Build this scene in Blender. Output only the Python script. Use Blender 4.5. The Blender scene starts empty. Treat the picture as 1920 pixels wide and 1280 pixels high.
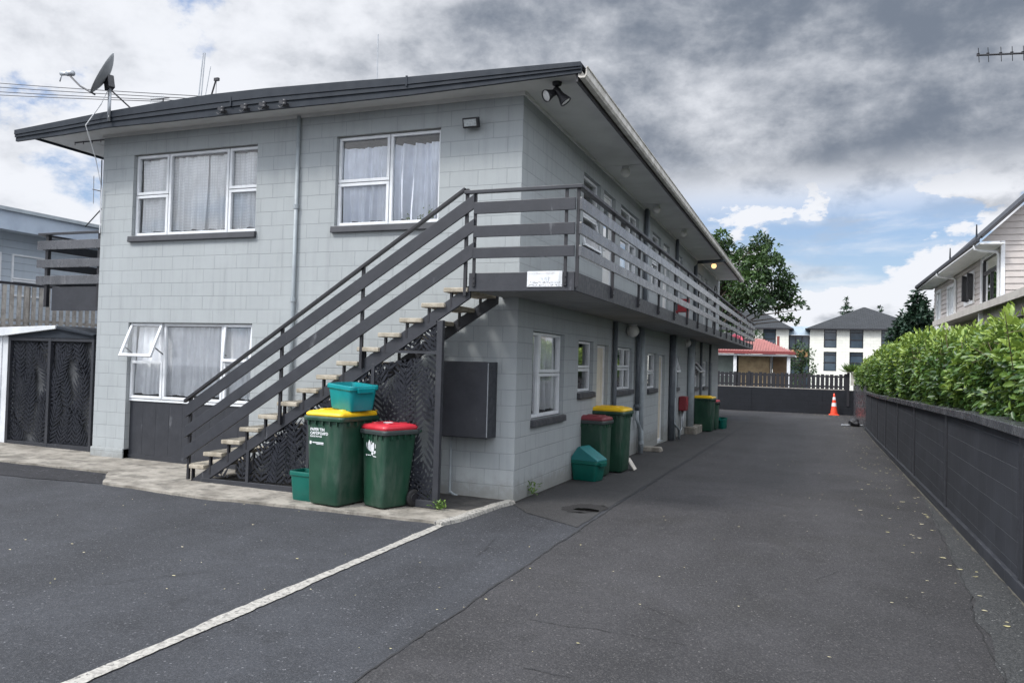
import bpy, bmesh, math, random
import numpy as np
from mathutils import Vector, Matrix, noise as mnoise

S = bpy.context.scene
COL = S.collection
PI = math.pi
R = math.radians

# ------------------------------------------------------------------ camera, sky, sun, exposure
def cam_axes(yaw, pit, rol):
    f = Vector((-math.sin(yaw)*math.cos(pit), math.cos(yaw)*math.cos(pit), math.sin(pit)))
    r = Vector((math.cos(yaw), math.sin(yaw), 0)); u = r.cross(f)
    return r*math.cos(rol)+u*math.sin(rol), u*math.cos(rol)-r*math.sin(rol), f

cam = bpy.data.cameras.new('camera'); camo = bpy.data.objects.new('camera', cam); COL.objects.link(camo)
cam.sensor_fit = 'HORIZONTAL'; cam.sensor_width = 36; cam.lens = 1459.36/1920*36
cam.clip_start = 0.05; cam.clip_end = 3000
cr, cu, cf = cam_axes(0.365835, 0.0242083, 0.0269329)
CAMP = Vector((3.41792, -9.11006, 1.77375))
m = Matrix.Identity(4)
for i in range(3):
    m[i][0], m[i][1], m[i][2], m[i][3] = cr[i], cu[i], -cf[i], CAMP[i]
camo.matrix_world = m
S.camera = camo

def pixdir(x, y):
    return (cf + cr*((x-960)/1459.36) - cu*((y-640)/1459.36)).normalized()

W = bpy.data.worlds.new('World'); S.world = W; W.use_nodes = True
SUN_AZ, SUN_EL = R(215), R(48)      # azimuth clockwise from +Y: behind and left of the viewer
sun = bpy.data.lights.new('sun', 'SUN'); suno = bpy.data.objects.new('sun', sun); COL.objects.link(suno)
sun.energy = 1.7; sun.angle = R(12); sun.color = (1, .96, .9)
sd = Vector((math.sin(SUN_AZ)*math.cos(SUN_EL), math.cos(SUN_AZ)*math.cos(SUN_EL), math.sin(SUN_EL)))
suno.rotation_euler = (-sd).to_track_quat('-Z', 'Y').to_euler()
S.view_settings.view_transform = 'Standard'; S.view_settings.look = 'None'
S.view_settings.exposure = 0.68; S.view_settings.gamma = 1
try: S.cycles.use_denoising = True
except Exception: pass
S.cycles.max_bounces = 8; S.cycles.transparent_max_bounces = 16

class NT:
    def __init__(s, tree): s.t = tree; s.n = tree.nodes; s.l = tree.links
    def node(s, typ, **kw):
        n = s.n.new(typ)
        for k, v in kw.items(): setattr(n, k, v)
        return n
    def put(s, inp, v):
        if isinstance(v, bpy.types.NodeSocket): s.l.new(v, inp)
        elif isinstance(v, (tuple, list)) and inp.type == 'RGBA' and len(v) == 3: inp.default_value = (*v, 1)
        else: inp.default_value = v
    def math(s, op, a, b=0.0, c=None, clamp=False):
        n = s.node('ShaderNodeMath', operation=op, use_clamp=clamp)
        s.put(n.inputs[0], a); s.put(n.inputs[1], b)
        if c is not None: s.put(n.inputs[2], c)
        return n.outputs[0]
    def vmath(s, op, a, b=(0, 0, 0)):
        n = s.node('ShaderNodeVectorMath', operation=op)
        s.put(n.inputs[0], a)
        if op == 'SCALE': s.put(n.inputs['Scale'], b)
        else: s.put(n.inputs[1], b)
        return n.outputs['Value'] if op in ('DOT_PRODUCT', 'LENGTH') else n.outputs[0]
    def noise(s, vec, scale=5, detail=4, rough=.5, dist=0.0, lac=2.0):
        n = s.node('ShaderNodeTexNoise'); s.put(n.inputs['Vector'], vec)
        n.inputs['Scale'].default_value = scale; n.inputs['Detail'].default_value = detail
        n.inputs['Roughness'].default_value = rough; n.inputs['Distortion'].default_value = dist
        n.inputs['Lacunarity'].default_value = lac
        return n.outputs['Fac']
    def map(s, v, a, b, c=0.0, d=1.0, smooth=True):
        n = s.node('ShaderNodeMapRange'); n.clamp = True
        if smooth: n.interpolation_type = 'SMOOTHSTEP'
        s.put(n.inputs[0], v); s.put(n.inputs[1], a); s.put(n.inputs[2], b); s.put(n.inputs[3], c); s.put(n.inputs[4], d)
        return n.outputs[0]
    def mix(s, f, a, b, blend='MIX'):
        n = s.node('ShaderNodeMix', data_type='RGBA', blend_type=blend)
        s.put(n.inputs[0], f); s.put(n.inputs[6], a); s.put(n.inputs[7], b)
        return n.outputs[2]
    def mapping(s, vec, scale=(1, 1, 1), loc=(0, 0, 0), rot=(0, 0, 0)):
        n = s.node('ShaderNodeMapping'); s.put(n.inputs[0], vec)
        n.inputs['Scale'].default_value = scale; n.inputs['Location'].default_value = loc; n.inputs['Rotation'].default_value = rot
        return n.outputs[0]

def build_sky():
    W.node_tree.nodes.clear(); k = NT(W.node_tree)
    tc = k.node('ShaderNodeTexCoord').outputs['Generated']
    d = k.vmath('NORMALIZE', tc)
    sep = k.node('ShaderNodeSeparateXYZ'); k.put(sep.inputs[0], d); z = sep.outputs[2]
    sky = k.node('ShaderNodeTexSky', sky_type='NISHITA', sun_disc=False)
    sky.sun_elevation = SUN_EL; sky.sun_rotation = SUN_AZ; sky.air_density = 1.3; sky.dust_density = .6; sky.ozone_density = 2.5
    # big soft billows, drawn out sideways; a second sample a little higher gives lit tops and grey bases
    pl = k.mapping(d, scale=(3.0, 3.0, 5.2), loc=(3.1, 7.7, 1.3))
    big = k.noise(k.mapping(d, scale=(1.5, 1.5, 4.2), loc=(8.2, 1.1, 4)), 1.0, 3, .5, .3)
    n1 = k.noise(pl, 1.0, 12, .60, .12)
    n1u = k.noise(k.vmath('ADD', pl, (-.06, .0, .20)), 1.0, 7, .60, .12)
    n2 = k.noise(k.mapping(d, scale=(4.2, 4.2, 8), loc=(11.3, 2.2, 5)), 1.0, 10, .58, .15)
    sp = k.mapping(d, scale=(7, 7, 13), loc=(0.3, .1, .25))
    n3 = k.noise(sp, 1.0, 11, .56, .08)
    n3u = k.noise(k.vmath('ADD', sp, (-.1, 0, .26)), 1.0, 7, .56, .08)
    def blob(x, y, r0, r1):
        v = k.vmath('DOT_PRODUCT', d, tuple(pixdir(x, y)))
        return k.map(v, math.cos(r0), math.cos(r1))
    heavy = k.math('MAXIMUM', blob(1480, 230, R(27), R(3)), blob(1800, 60, R(26), R(4)))
    heavy = k.math('MAXIMUM', heavy, k.math('MULTIPLY', blob(900, 60, R(20), R(3)), .85))
    heavy = k.math('MAXIMUM', heavy, k.math('MULTIPLY', blob(1420, 275, R(15), R(5)), .95))
    left = blob(60, 130, R(13), R(4))
    hole = k.math('MAXIMUM', blob(400, 20, R(6), R(1)), k.math('MULTIPLY', blob(120, 400, R(5), R(1)), .8))
    low = k.map(z, .265, .19)                                   # band under the heavy cloud base
    right = blob(1640, 480, R(24), R(9))
    lowr = k.math('MULTIPLY', low, right)
    cov = k.math('ADD', n1, k.math('MULTIPLY', heavy, .34))
    cov = k.math('ADD', cov, k.math('MULTIPLY', left, .06))
    cov = k.math('SUBTRACT', cov, k.math("MULTIPLY", hole, .19))
    cov = k.math('ADD', cov, .165)
    cover = k.map(cov, .51, .59)
    puff = k.map(k.math('ADD', n3, k.map(z, .17, .03, -.03, .09)), .495, .535)
    streak = k.noise(k.mapping(d, scale=(3.4, 3.4, 20), loc=(1.7, 0, 0)), 1.0, 9, .6, .2)
    band = k.map(z, .15, .24, 0, 1)
    veil = k.math('MAXIMUM', k.math('MULTIPLY', k.map(streak, .38, .64), .80), k.math('MULTIPLY', band, k.map(n2, .36, .52)))
    lowcover = k.math('MAXIMUM', puff, veil)
    def fmix(f, a_, b_):
        q = k.node('ShaderNodeMix', data_type='FLOAT'); k.put(q.inputs[0], f); k.put(q.inputs[2], a_); k.put(q.inputs[3], b_); return q.outputs[0]
    cover = fmix(lowr, cover, lowcover)
    n4 = k.noise(k.mapping(d, scale=(9, 9, 13), loc=(5.3, 9.2, 2)), 1.0, 10, .62, .1)
    n4u = k.noise(k.vmath('ADD', k.mapping(d, scale=(9, 9, 13), loc=(5.3, 9.2, 2)), (-.10, 0, .24)), 1.0, 6, .62, .1)
    dens = k.math('MULTIPLY', k.math('SUBTRACT', n2, .5), 1.5)
    dens = k.math('ADD', dens, k.math('MULTIPLY', k.math('SUBTRACT', big, .5), .8))
    dens = k.math('ADD', dens, k.math('MULTIPLY', k.math('SUBTRACT', n4, .5), 1.3))
    dens = k.math('ADD', dens, k.math('MULTIPLY', heavy, .50))
    dens = k.math('SUBTRACT', dens, k.math('MULTIPLY', k.math('SUBTRACT', n1, n1u), 1.7))
    dens = k.math('SUBTRACT', dens, k.math('MULTIPLY', k.math('SUBTRACT', n4, n4u), 1.5))
    dens = k.math('SUBTRACT', dens, k.math('MULTIPLY', blob(230, 150, R(24), R(6)), .26))
    shade_hi = k.map(dens, -.46, .86)
    shade_lo = k.map(k.math('SUBTRACT', n3u, n3), -.04, .14, 0, .52)
    shade = fmix(lowr, shade_hi, shade_lo)
    bright = (5.6, 5.75, 6.1); dark = (1.2, 1.42, 1.8)
    cc = k.mix(shade, bright, dark)
    blue = k.mix(k.map(z, .0, .30), (3.4, 4.5, 6.0), (1.4, 2.5, 5.0))
    bl = k.mix(.65, k.vmath('SCALE', sky.outputs[0], .7), blue)
    col = k.mix(cover, bl, cc)
    zen = k.map(z, .42, .72, 1.0, SKY_ZENITH)
    east = k.map(k.vmath('DOT_PRODUCT', d, (.93, -.30, .22)), .35, .8, 1.0, 1.9)
    zen = k.math('MAXIMUM', zen, east)
    back = k.map(k.vmath('DOT_PRODUCT', d, (-.60, -.78, .18)), .1, .75, 1.0, SKY_BACK)
    col = k.vmath('SCALE', col, k.math('MULTIPLY', zen, back))
    bg = k.node('ShaderNodeBackground'); k.put(bg.inputs[0], col); bg.inputs[1].default_value = 0.10
    out = k.node('ShaderNodeOutputWorld'); k.l.new(bg.outputs[0], out.inputs[0])
SKY_ZENITH = 3.1; SKY_BACK = 1.8
build_sky()

# ------------------------------------------------------------------ ground height and materials
def g(x, y):
    return 0.0120*min(max(0, -x), 12) - (0.018*min(max(0, y), 15) + 0.009*min(max(0, y-15), 25))

MATS = {}
def pm(name, col, col2=None, scale=6, rough=.6, bump=.15, bscale=90, metal=0, spec=.5, var=1.0, fine=None, grime=None, coords='Object'):
    """painted/plain material: two-tone noise, fine grain, bump"""
    if name in MATS: return MATS[name]
    mt = bpy.data.materials.new(name); mt.use_nodes = True; k = NT(mt.node_tree)
    b = k.n['Principled BSDF']; tc = k.node('ShaderNodeTexCoord').outputs[coords]
    col2 = col2 or tuple(c*.8 for c in col)
    f = k.map(k.noise(tc, scale, 6, .6, .2), .35, .68)
    c = k.mix(k.math('MULTIPLY', f, var), col, col2)
    if fine: c = k.mix(k.map(k.noise(tc, fine, 3, .6), .55, .75, 0, .5), c, tuple(x*.6 for x in col2))
    if grime:
        gcol, gs, lo, hi = grime
        c = k.mix(k.map(k.noise(k.mapping(tc, scale=(1, 1, .25)), gs, 8, .65, .3), lo, hi, 0, .8), c, gcol)
    k.put(b.inputs['Base Color'], c)
    k.put(b.inputs['Roughness'], k.map(k.noise(tc, scale*3, 4), .3, .7, rough*.85, min(1, rough*1.15)))
    b.inputs['Metallic'].default_value = metal; b.inputs['Specular IOR Level'].default_value = spec
    if bump:
        bn = k.node('ShaderNodeBump'); bn.inputs['Strength'].default_value = bump; bn.inputs['Distance'].default_value = .004
        k.put(bn.inputs['Height'], k.noise(tc, bscale, 5, .6)); k.l.new(bn.outputs[0], b.inputs['Normal'])
    MATS[name] = mt; return mt

def block_mat(name, c1, c2, mortar, w=.4, h=.2, ms=.006, bump=.55, streak=.4, base_grime=None, blot_=1.13):
    mt = bpy.data.materials.new(name); mt.use_nodes = True; k = NT(mt.node_tree); b = k.n['Principled BSDF']
    uv = k.node('ShaderNodeTexCoord').outputs['UV']; ob = k.node('ShaderNodeTexCoord').outputs['Object']
    wob = k.vmath('SCALE', k.vmath('SUBTRACT', k.node('ShaderNodeTexNoise').outputs['Color'], (.5, .5, .5)), .004)
    k.put(wob.node.inputs[0].links[0].from_node.inputs[0].links[0].from_node.inputs['Vector'], uv)
    wob.node.inputs[0].links[0].from_node.inputs[0].links[0].from_node.inputs['Scale'].default_value = 6
    uvw = k.vmath('ADD', uv, wob)
    br = k.node('ShaderNodeTexBrick'); k.put(br.inputs['Vector'], uvw)
    br.offset = .5; br.inputs['Scale'].default_value = 1; br.inputs['Brick Width'].default_value = w; br.inputs['Row Height'].default_value = h
    br.inputs['Mortar Size'].default_value = ms; br.inputs['Mortar Smooth'].default_value = .4; br.inputs['Bias'].default_value = 0
    k.put(br.inputs['Color1'], c1); k.put(br.inputs['Color2'], c2); k.put(br.inputs['Mortar'], mortar)
    st = k.noise(k.mapping(uv, scale=(9, .7, 1)), 1, 6, .6, .4)
    c = k.mix(k.map(st, .45, .75, 0, streak), br.outputs['Color'], tuple(x*.72 for x in c1))
    blot = k.noise(uv, 1.3, 8, .62, .3)
    c = k.mix(k.map(blot, .42, .72, 0, .45), c, tuple(x*blot_ for x in c1))
    c = k.mix(k.map(k.noise(uv, 130, 3, .6), .5, .8, 0, .30), c, tuple(x*.5 for x in c1))
    pock = k.node('ShaderNodeTexVoronoi'); k.put(pock.inputs['Vector'], uv); pock.inputs['Scale'].default_value = 38
    c = k.mix(k.map(pock.outputs['Distance'], .10, .04, 0, .35), c, tuple(x*.5 for x in c1))
    if base_grime:
        sep = k.node('ShaderNodeSeparateXYZ'); k.put(sep.inputs[0], uv)
        hgt = k.math('ADD', sep.outputs[1], k.math('MULTIPLY', k.math('SUBTRACT', k.noise(uv, 7, 6, .65), .5), .5))
        c = k.mix(k.map(hgt, .34, .02, 0, .75), c, base_grime)
    k.put(b.inputs['Base Color'], c); b.inputs['Roughness'].default_value = .78; b.inputs['Specular IOR Level'].default_value = .3
    hgt = k.math('ADD', k.math('MULTIPLY', br.outputs['Fac'], -1.0), k.math('MULTIPLY', k.noise(uv, 70, 5, .65), .22))
    bn = k.node('ShaderNodeBump'); bn.inputs['Strength'].default_value = bump; bn.inputs['Distance'].default_value = .006
    k.put(bn.inputs['Height'], hgt); k.l.new(bn.outputs[0], b.inputs['Normal'])
    MATS[name] = mt; return mt

def asphalt_mat(name, col, grain=1.0, patch=.5, light=(.20, .20, .20), scale=150, tint=None):
    mt = bpy.data.materials.new(name); mt.use_nodes = True; k = NT(mt.node_tree); b = k.n['Principled BSDF']
    tc = k.node('ShaderNodeTexCoord').outputs['Object']
    big = k.noise(tc, .55, 7, .6, .3); mid = k.noise(tc, 3.5, 6, .62, .2)
    c = k.mix(k.map(big, .33, .68), tuple(x*(1+.35*patch) for x in col), tuple(x*(1-.42*patch) for x in col))
    c = k.mix(k.map(mid, .35, .72, 0, .5), c, tuple(x*.62 for x in col))
    if tint: c = k.mix(k.map(k.noise(tc, .8, 5, .6, .5), .52, .72, 0, .6), c, tint)
    trk = k.noise(k.mapping(tc, scale=(1.5, .12, 1)), 1.0, 5, .55, .2)
    c = k.mix(k.map(trk, .45, .70, 0, .45*patch), c, tuple(x*1.5 for x in col))
    st_ = k.noise(k.mapping(tc, loc=(4.2, 9.1, 0)), 1.6, 4, .5, .6)
    c = k.mix(k.map(st_, .62, .74, 0, .55*patch), c, tuple(x*.45 for x in col))
    vo = k.node('ShaderNodeTexVoronoi'); k.put(vo.inputs['Vector'], tc); vo.inputs['Scale'].default_value = scale
    v2 = k.node('ShaderNodeTexVoronoi'); k.put(v2.inputs['Vector'], tc); v2.inputs['Scale'].default_value = scale*.62
    sepc = k.node('ShaderNodeSeparateColor'); k.put(sepc.inputs[0], vo.outputs['Color'])
    sep2 = k.node('ShaderNodeSeparateColor'); k.put(sep2.inputs[0], v2.outputs['Color'])
    c = k.mix(k.map(sepc.outputs[0], .72, 1.0, 0, .55*grain), c, light)
    c = k.mix(k.map(sepc.outputs[1], .55, 1.0, 0, .75*grain), c, tuple(x*.22 for x in col))
    c = k.mix(k.map(sep2.outputs[0], .84, 1.0, 0, .42*grain), c, light)
    c = k.mix(k.map(sep2.outputs[1], .70, 1.0, 0, .6*grain), c, tuple(x*.3 for x in col))
    c = k.mix(k.map(sep2.outputs[2], .988, .996, 0, .6*grain), c, tuple(min(1, x*2.4) for x in light))
    gr = k.noise(tc, 45, 5, .75)
    c = k.mix(k.map(gr, .5, .72, 0, .35*grain), c, light)
    k.put(b.inputs['Base Color'], c); b.inputs['Roughness'].default_value = .82; b.inputs['Specular IOR Level'].default_value = .35
    bn = k.node('ShaderNodeBump'); bn.inputs['Strength'].default_value = .55; bn.inputs['Distance'].default_value = .006
    k.put(bn.inputs['Height'], k.math('ADD', vo.outputs['Distance'], k.math('MULTIPLY', gr, 1.2))); k.l.new(bn.outputs[0], b.inputs['Normal'])
    MATS[name] = mt; return mt

def glass_mat(name, tint=(.99, 1, 1), refl=1.0, base_alpha=.0):
    mt = bpy.data.materials.new(name); mt.use_nodes = True; k = NT(mt.node_tree); k.n.clear()
    tr = k.node('ShaderNodeBsdfTransparent'); k.put(tr.inputs[0], tint)
    gl = k.node('ShaderNodeBsdfGlossy'); gl.inputs['Roughness'].default_value = .015; k.put(gl.inputs['Color'], (1, 1, 1))
    fr = k.node('ShaderNodeFresnel'); fr.inputs[0].default_value = 1.52
    f = k.math('MULTIPLY', k.math('ADD', k.math('MULTIPLY', fr.outputs[0], 1.8), .0), refl, clamp=True)
    mx = k.node('ShaderNodeMixShader'); k.put(mx.inputs[0], f); k.l.new(tr.outputs[0], mx.inputs[1]); k.l.new(gl.outputs[0], mx.inputs[2])
    out = k.node('ShaderNodeOutputMaterial'); k.l.new(mx.outputs[0], out.inputs[0])
    MATS[name] = mt; return mt

def cloth_mat(name, col, trans=.45, check=0):
    mt = bpy.data.materials.new(name); mt.use_nodes = True; k = NT(mt.node_tree); k.n.clear()
    uv = k.node('ShaderNodeTexCoord').outputs['UV']
    c = k.mix(k.map(k.noise(uv, 4, 5), .3, .7), col, tuple(x*.85 for x in col))
    if check:
        w1 = k.node('ShaderNodeTexWave', wave_type='BANDS', bands_direction='X'); w2 = k.node('ShaderNodeTexWave', wave_type='BANDS', bands_direction='Y')
        for w in (w1, w2): k.put(w.inputs['Vector'], uv); w.inputs['Scale'].default_value = check
        c = k.mix(k.math('MULTIPLY', k.math('MAXIMUM', k.map(w1.outputs[1], .7, .95), k.map(w2.outputs[1], .7, .95)), .28), c, tuple(x*.55 for x in col))
    df = k.node('ShaderNodeBsdfDiffuse'); k.put(df.inputs[0], c)
    tl = k.node('ShaderNodeBsdfTranslucent'); k.put(tl.inputs[0], c)
    mx = k.node('ShaderNodeMixShader'); mx.inputs[0].default_value = trans; k.l.new(df.outputs[0], mx.inputs[1]); k.l.new(tl.outputs[0], mx.inputs[2])
    out = k.node('ShaderNodeOutputMaterial'); k.l.new(mx.outputs[0], out.inputs[0])
    MATS[name] = mt; return mt

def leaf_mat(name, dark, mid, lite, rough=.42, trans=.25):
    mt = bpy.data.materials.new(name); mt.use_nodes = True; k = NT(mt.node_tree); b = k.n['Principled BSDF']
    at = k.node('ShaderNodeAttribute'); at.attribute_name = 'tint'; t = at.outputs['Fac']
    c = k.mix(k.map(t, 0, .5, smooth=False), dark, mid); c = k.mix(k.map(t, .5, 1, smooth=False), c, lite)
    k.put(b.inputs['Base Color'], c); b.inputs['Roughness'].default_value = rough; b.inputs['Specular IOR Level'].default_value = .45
    tl = k.node('ShaderNodeBsdfTranslucent'); k.put(tl.inputs[0], k.mix(.4, c, lite))
    mx = k.node('ShaderNodeMixShader'); mx.inputs[0].default_value = trans
    k.l.new(b.outputs[0], mx.inputs[1]); k.l.new(tl.outputs[0], mx.inputs[2])
    k.l.new(mx.outputs[0], k.n['Material Output'].inputs[0])
    MATS[name] = mt; return mt

M_BLOCK = block_mat('painted_block', (.342, .366, .373), (.330, .354, .361), (.265, .285, .291), base_grime=(.20, .20, .185))
M_DWALL = block_mat('dark_painted_block', (.027, .029, .035), (.022, .024, .030), (.060, .063, .070), ms=.006, bump=.9, streak=.8, blot_=1.9)
M_REARW = block_mat('rear_painted_block', (.013, .015, .020), (.010, .012, .016), (.006, .007, .009), w=.4, h=.2, bump=.6, streak=.3)
M_CHAR = pm('charcoal_paint', (.029, .031, .038), (.022, .024, .030), 5, .5, .2, 45, fine=40, grime=((.10, .105, .115), 7, .64, .72))
M_CHARL = pm('weathered_skylit_charcoal', (.066, .068, .076), (.042, .044, .050), 3, .27, .12, 40, spec=.9, fine=25, grime=((.16, .16, .165), 4, .5, .75))  # charcoal lightened to paint in sky light on side planks, plus worn patches
M_BLACK = pm('black_metal', (.014, .014, .017), (.02, .02, .024), 8, .45, .05)
M_FASCIA = pm('fascia_paint', (.024, .030, .039), (.018, .023, .031), 2.5, .6, .06, 30, spec=.25)
M_SOFFIT = pm('soffit_paint', (.64, .64, .63), (.55, .55, .54), 1.2, .7, .05)
M_WHITEP = pm('white_trim', (.72, .73, .74), (.60, .61, .62), 5, .45, .04)
M_ALU = pm('white_aluminium', (.70, .72, .74), (.62, .64, .66), 6, .35, .02)
M_SILL = pm('sill_paint', (.052, .054, .062), (.04, .042, .048), 4, .55, .15)
M_GUTTER = pm('gutter_white', (.58, .56, .52), (.42, .40, .36), 4, .6, .05, spec=.3)
M_ROOF = pm('roof_metal', (.034, .040, .050), (.026, .031, .039), 2, .4, .05)
M_PIPE = pm('pipe_grey', (.33, .37, .39), (.27, .30, .32), 5, .5, .05)
M_PIPED = pm('pipe_dark', (.11, .125, .14), (.08, .09, .105), 5, .5, .05)
M_TREAD = pm('tread_concrete', (.40, .36, .29), (.25, .22, .17), 9, .85, .6, 60, fine=55)
M_CONC = pm('apron_concrete', (.30, .277, .238), (.165, .150, .126), 3.2, .9, .7, 50, fine=16, grime=((.085, .078, .066), 4.0, .46, .68))
M_CREAM = pm('cream_door', (.60, .555, .46), (.52, .48, .40), 3, .5, .05)
M_DOORW = pm('white_door', (.70, .70, .68), (.62, .62, .60), 3, .45, .05)
M_GREEN = pm('bin_green', (.014, .058, .034), (.010, .042, .026), 3, .42, .12, 140, grime=((.062, .092, .072), 5, .46, .70))
M_YEL = pm('bin_yellow', (.78, .50, .015), (.70, .42, .01), 4, .38, .06)
M_RED = pm('bin_red', (.52, .028, .045), (.42, .02, .035), 4, .38, .06)
M_TEAL = pm('crate_teal', (.0, .235, .255), (.0, .18, .20), 3, .4, .06)
M_TEALG = pm('crate_green', (.0, .105, .080), (.0, .08, .062), 3, .42, .06)
M_RUBBER = pm('rubber', (.012, .012, .013), (.02, .02, .02), 10, .8, .1)
M_RIM = pm('bin_rim', (.045, .055, .055), (.035, .045, .045), 6, .5, .1)
M_WDECAL = pm('white_decal', (.72, .74, .75), (.62, .64, .66), 40, .6, 0)
M_INT = pm('dark_interior', (.05, .05, .052), (.035, .035, .037), 2, .9, 0)
M_GLASS = glass_mat('window_glass')
M_GLASSD = glass_mat('window_glass_tinted', (.35, .42, .44), 1.2)
M_CURT = cloth_mat('net_curtain', (.92, .93, .95), .05)
M_CURTC = cloth_mat('checked_curtain', (.92, .93, .94), .05, check=7)
M_CURTB = cloth_mat('pale_blue_curtain', (.84, .88, .96), .05)
M_GALV = pm('galvanised', (.42, .44, .46), (.33, .35, .37), 9, .45, .05, metal=.6)
M_LEAFSC = pm('screen_black', (.018, .020, .027), (.012, .014, .019), 6, .55, .05, spec=.25)
M_WOODD = pm('weathered_deck', (.34, .32, .29), (.22, .20, .18), 6, .8, .2, 30)

# ------------------------------------------------------------------ mesh builder
ORG = {}
class MB:
    def __init__(s): s.v = []; s.f = []
    def add(s, vs, fs):
        o = len(s.v); s.v += [tuple(v) for v in vs]; s.f += [tuple(i+o for i in f) for f in fs]; return s
    def box(s, x0, x1, y0, y1, z0, z1):
        return s.add([(x0, y0, z0), (x1, y0, z0), (x1, y1, z0), (x0, y1, z0), (x0, y0, z1), (x1, y0, z1), (x1, y1, z1), (x0, y1, z1)],
                     [(0, 3, 2, 1), (4, 5, 6, 7), (0, 1, 5, 4), (1, 2, 6, 5), (2, 3, 7, 6), (3, 0, 4, 7)])
    def bar(s, a, b, w, h, up=(0, 0, 1)):
        a = Vector(a); b = Vector(b); d = (b-a).normalized(); up = Vector(up)
        sd_ = d.cross(up)
        if sd_.length < 1e-4: sd_ = d.cross(Vector((0, 1, 0)))
        sd_.normalize(); u = sd_.cross(d)
        vs = []
        for p in (a, b):
            for q, r_ in ((-1, -1), (1, -1), (1, 1), (-1, 1)): vs.append(p+sd_*(q*w/2)+u*(r_*h/2))
        return s.add(vs, [(3, 2, 1, 0), (4, 5, 6, 7), (0, 1, 5, 4), (1, 2, 6, 5), (2, 3, 7, 6), (3, 0, 4, 7)])
    def prism(s, poly, ax, d0, d1):
        """poly: 2-D points in the plane across axis ax (x: (y,z), y: (x,z), z: (x,y))"""
        def P(p, d): return {0: (d, p[0], p[1]), 1: (p[0], d, p[1]), 2: (p[0], p[1], d)}[ax]
        n = len(poly); vs = [P(p, d0) for p in poly]+[P(p, d1) for p in poly]
        return s.add(vs, [tuple(range(n))[::-1], tuple(range(n, 2*n))]+[(i, (i+1) % n, n+(i+1) % n, n+i) for i in range(n)])
    def tube(s, pts, r, n=8, r2=None, cap=True):
        pts = [Vector(p) for p in pts]; L = len(pts); rings = []
        for i, p in enumerate(pts):
            d = (pts[min(i+1, L-1)]-pts[max(i-1, 0)]).normalized()
            ref = Vector((0, 0, 1)) if abs(d.z) < .9 else Vector((1, 0, 0))
            a = d.cross(ref).normalized(); b = a.cross(d)
            rr = r if r2 is None else r+(r2-r)*i/(L-1)
            rings.append([p+a*(rr*math.cos(2*PI*j/n))+b*(rr*math.sin(2*PI*j/n)) for j in range(n)])
        vs = [q for rg in rings for q in rg]; fs = []
        for i in range(L-1):
            for j in range(n): fs.append((i*n+j, i*n+(j+1) % n, (i+1)*n+(j+1) % n, (i+1)*n+j))
        if cap: fs += [tuple(range(n))[::-1], tuple((L-1)*n+j for j in range(n))]
        return s.add(vs, fs)
    def lathe(s, prof, c=(0, 0, 0), n=24, mat=None):
        vs = []; fs = []; c = Vector(c)
        for r_, z in prof:
            for j in range(n):
                v = Vector((r_*math.cos(2*PI*j/n), r_*math.sin(2*PI*j/n), z))
                if mat: v = mat @ v
                vs.append(c+v)
        for i in range(len(prof)-1):
            for j in range(n): fs.append((i*n+j, i*n+(j+1) % n, (i+1)*n+(j+1) % n, (i+1)*n+j))
        return s.add(vs, fs)
    def loft(s, loops, cap0=True, cap1=True):
        n = len(loops[0]); vs = [p for l in loops for p in l]; fs = []
        for i in range(len(loops)-1):
            for j in range(n): fs.append((i*n+j, i*n+(j+1) % n, (i+1)*n+(j+1) % n, (i+1)*n+j))
        if cap0: fs.append(tuple(range(n))[::-1])
        if cap1: fs.append(tuple((len(loops)-1)*n+j for j in range(n)))
        return s.add(vs, fs)
    def build(s, name, mat, parent=None, bevel=0, smooth=False, fix=True, seg=2):
        org = Vector(ORG.get(parent.name, (0, 0, 0))) if parent else Vector((0, 0, 0))
        me = bpy.data.meshes.new(name)
        me.from_pydata([tuple(Vector(v)-org) for v in s.v], [], s.f)
        bm = bmesh.new(); bm.from_mesh(me)
        if fix: bmesh.ops.recalc_face_normals(bm, faces=bm.faces)
        uvl = bm.loops.layers.uv.new('UVMap')
        for f in bm.faces:
            n = f.normal; ax = max(range(3), key=lambda i: abs(n[i]))
            for l in f.loops:
                p = l.vert.co + org
                l[uvl].uv = (p.y, p.z) if ax == 0 else ((p.x, p.z) if ax == 1 else (p.x, p.y))
            f.smooth = smooth
        bm.to_mesh(me); bm.free()
        me.materials.append(mat)
        o = bpy.data.objects.new(name, me); COL.objects.link(o)
        if parent: o.parent = parent; ORG[o.name] = tuple(org)
        else: ORG[o.name] = (0, 0, 0)
        if bevel:
            md = o.modifiers.new('bevel', 'BEVEL'); md.width = bevel; md.segments = seg; md.limit_method = 'ANGLE'; md.angle_limit = R(40)
        if smooth == 'auto' or (smooth and False): pass
        return o

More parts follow.
